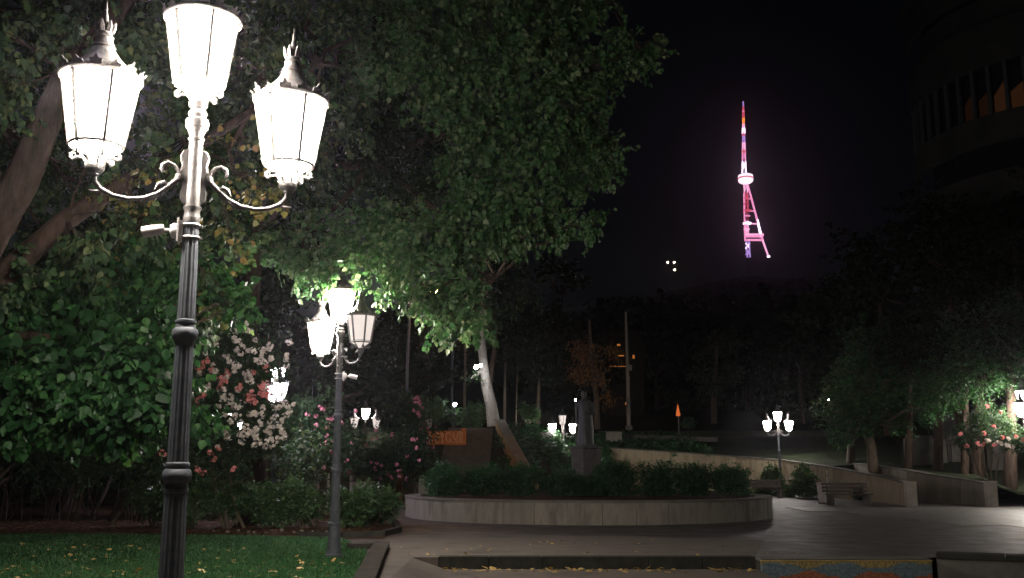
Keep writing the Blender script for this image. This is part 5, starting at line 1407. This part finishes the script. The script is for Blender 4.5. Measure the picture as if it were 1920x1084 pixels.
# ------------------------------------------------------------------ office block at upper right
def office():
    c = Vector((40.3, 69, 0)); Rb = 10.5
    t = empty('office_block', c); tag(t, 'dark rounded office block at the upper right with a strip of dim orange windows', 'building')
    zt = 26.0
    def arcpts(r, a0, a1, n): return [(r * cos(R(a0 + (a1 - a0) * i / n)), r * sin(R(a0 + (a1 - a0) * i / n))) for i in range(n + 1)]
    def band(z0, z1, r, m, nm, a0=150, a1=300, n=30):
        o_ = arcpts(r, a0, a1, n); i_ = arcpts(r - .4, a0, a1, n); V = []
        for (p, q) in zip(o_, i_): V += [(p[0], p[1], z0), (p[0], p[1], z1), (q[0], q[1], z1), (q[0], q[1], z0)]
        Fs = []
        for k in range(n):
            for j in range(4): Fs.append((k * 4 + j, (k + 1) * 4 + j, (k + 1) * 4 + (j + 1) % 4, k * 4 + (j + 1) % 4))
        Fs += [(0, 1, 2, 3), (n * 4 + 3, n * 4 + 2, n * 4 + 1, n * 4)]
        b = MB(); b.add(V, Fs); b.build(nm, m, t)
    b = MB(); b.lathe([(0, Rb - 1.2), (38, Rb - 1.2)], 40); b.build('core', M_WIN, t)
    b = MB(); b.box((13, 12, 18), (24, 24, 36)); b.build('rear_wing', M_WALLB, t)
    z = 24.6
    for f in range(7):
        z0 = z - f * 3.9
        if z0 < 1: break
        band(z0 - 2.0, z0, Rb, M_WALLB, 'spandrel')
    band(28.0, 31.0, Rb, M_WALLB, 'spandrel'); band(33.2, 35.4, Rb, M_WALLB, 'parapet')
    band(31.0, 33.2, Rb - .9, M_WALLB, 'upper_wall'); band(35.4, 35.6, Rb + .5, M_WALLB, 'eaves')
    OW = glow('dim_orange_window', (1.0, .38, .15), .02); OW2 = glow('dimmer_orange_window', (1.0, .4, .15), .008)
    lit = {6: OW2, 7: OW2, 8: OW, 9: OW}
    for k in range(18):
        a0 = 165 + k * 6.3; a1 = a0 + 5.9
        b = MB(); p, q = arcpts(Rb - .5, a0, a1, 1)
        b.add([(p[0], p[1], 24.62), (q[0], q[1], 24.62), (q[0], q[1], 27.98), (p[0], p[1], 27.98)], [(0, 1, 2, 3)])
        b.build('window', M_WIN, t)
        m = lit.get(k)
        if m:
            b = MB(); p, q = arcpts(Rb - .46, a0 + .3, a1 - .3, 1)
            b.add([(p[0], p[1], 24.7), (q[0], q[1], 24.7), (q[0], q[1], 27.0 - .5 * (k % 2)), (p[0], p[1], 25.9)], [(0, 1, 2, 3)]); b.build('lit_blind', m, t)
        b = MB(); p = arcpts(Rb - .1, a0 - .2, a0 + .1, 1)[0]; b.box((p[0], p[1], 26.3), (.22, .22, 3.34), rz=R(a0)); b.build('mullion', M_IRON, t)
office()
# distant dwelling with a few orange windows behind the bare pole
t = empty('distant_house', (P(1165, 760, 105).x, 105, 8)); tag(t, 'distant dark house behind the bare pole with faint orange windows', 'house')
z1 = P(1165, 635, 105).z - 8
b = MB(); b.box((.4, 2.5, z1 / 2 - 1), (4.2, 4, z1 + 3)); b.build('wall', M_DARKST, t)
b = MB(); b.box((.4, 2.5, z1 + .7), (4.8, 4.8, .4)); b.build('roof', M_DARKST, t)
for (px, py, w, h) in ((1160, 647, .35, .2), (1163, 667, .8, .12), (1188, 669, .2, .4), (1157, 687, 2.2, .06), (1175, 757, .3, .25)):
    p = P(px, py, 105.3) - t.location; b = MB(); b.box(p, (w, .05, h)); b.build('window', ORNG, t)

# ------------------------------------------------------------------ fallen leaves
T, Fc = T_HEART
fl = []
for s in range(4):
    V = T.copy(); V[:, 2] = .12 * np.abs(V[:, 0]) + .05 * np.sin(V[:, 1] * 4 + s) + .04; V[:, 0] *= .8 + .15 * s
    fl.append(np_mesh('fallen_leaf', V, Fc, M_FALLEN))
rg = np.random.default_rng(90)
def zg(x, y):
    if y < RISER_Y and x > xr0: return LOWZ if x < xm0 else -.75
    return .012
cnt = 0
def drop(x, y, s, label, grp):
    global cnt
    o = link('fallen_leaf', fl[cnt % 4], None, (x, y, zg(x, y) + .012)); cnt += 1
    o.scale = (s, s, s); o.rotation_euler = (R(rg.normal(0, 14)), R(rg.normal(0, 14)), rg.uniform(0, 6.28))
    tag(o, label, 'leaf', grp)
for i in range(170):
    py = 1013 + 75 * rg.uniform() ** .6; p = G(rg.uniform(-10, 650), py)
    drop(p.x, p.y, rg.uniform(.05, .12), 'yellow fallen leaf lying on the green lawn', 'yellow leaves on the lawn')
for i in range(85):
    x = rg.uniform(xr0 + .1, xm0 - .05); y = RISER_Y - abs(rg.normal(.06, .3)) - .03
    drop(x, y, rg.uniform(.08, .13), 'yellow fallen leaf below the long stone step', 'yellow leaves below the step')
for i in range(45):
    p = G(rg.uniform(700, 1500), rg.uniform(1015, 1050))
    if p.x > xr0 - 0.45 and p.y < RISER_Y: continue
    drop(p.x, p.y, rg.uniform(.05, .09), 'pale fallen leaf on the dusty pavement', 'pale leaves on the pavement')
n = 2600
lx_ = rg.uniform(-19, -3.5, n); ly_ = rg.uniform(24.2, 30, n)
s = rg.uniform(.05, .11, n); a = rg.uniform(0, 6.28, n)
TT = T[None] * s[:, None, None]; ca, sa = np.cos(a)[:, None], np.sin(a)[:, None]
V = np.stack([lx_[:, None] + TT[:, :, 0] * ca - TT[:, :, 1] * sa, ly_[:, None] + TT[:, :, 0] * sa + TT[:, :, 1] * ca, .02 + np.abs(TT[:, :, 2]) * .8 + rg.uniform(0, .03, n)[:, None]], 2).reshape(-1, 3)
FF = (Fc[None] + (np.arange(n) * len(T))[:, None, None]).reshape(-1, 3)
tag(link('leaf_litter', np_mesh('leaf_litter', V, FF, leafmat('brown_litter', [(0.05, 0.025, 0.012), (.12, .06, .025), (.2, .1, .05), (.3, .17, .1)], trans=.05, rough=.8))), 'brown leaf litter under the shrubs behind the lawn', 'leaf litter', kind='stuff')
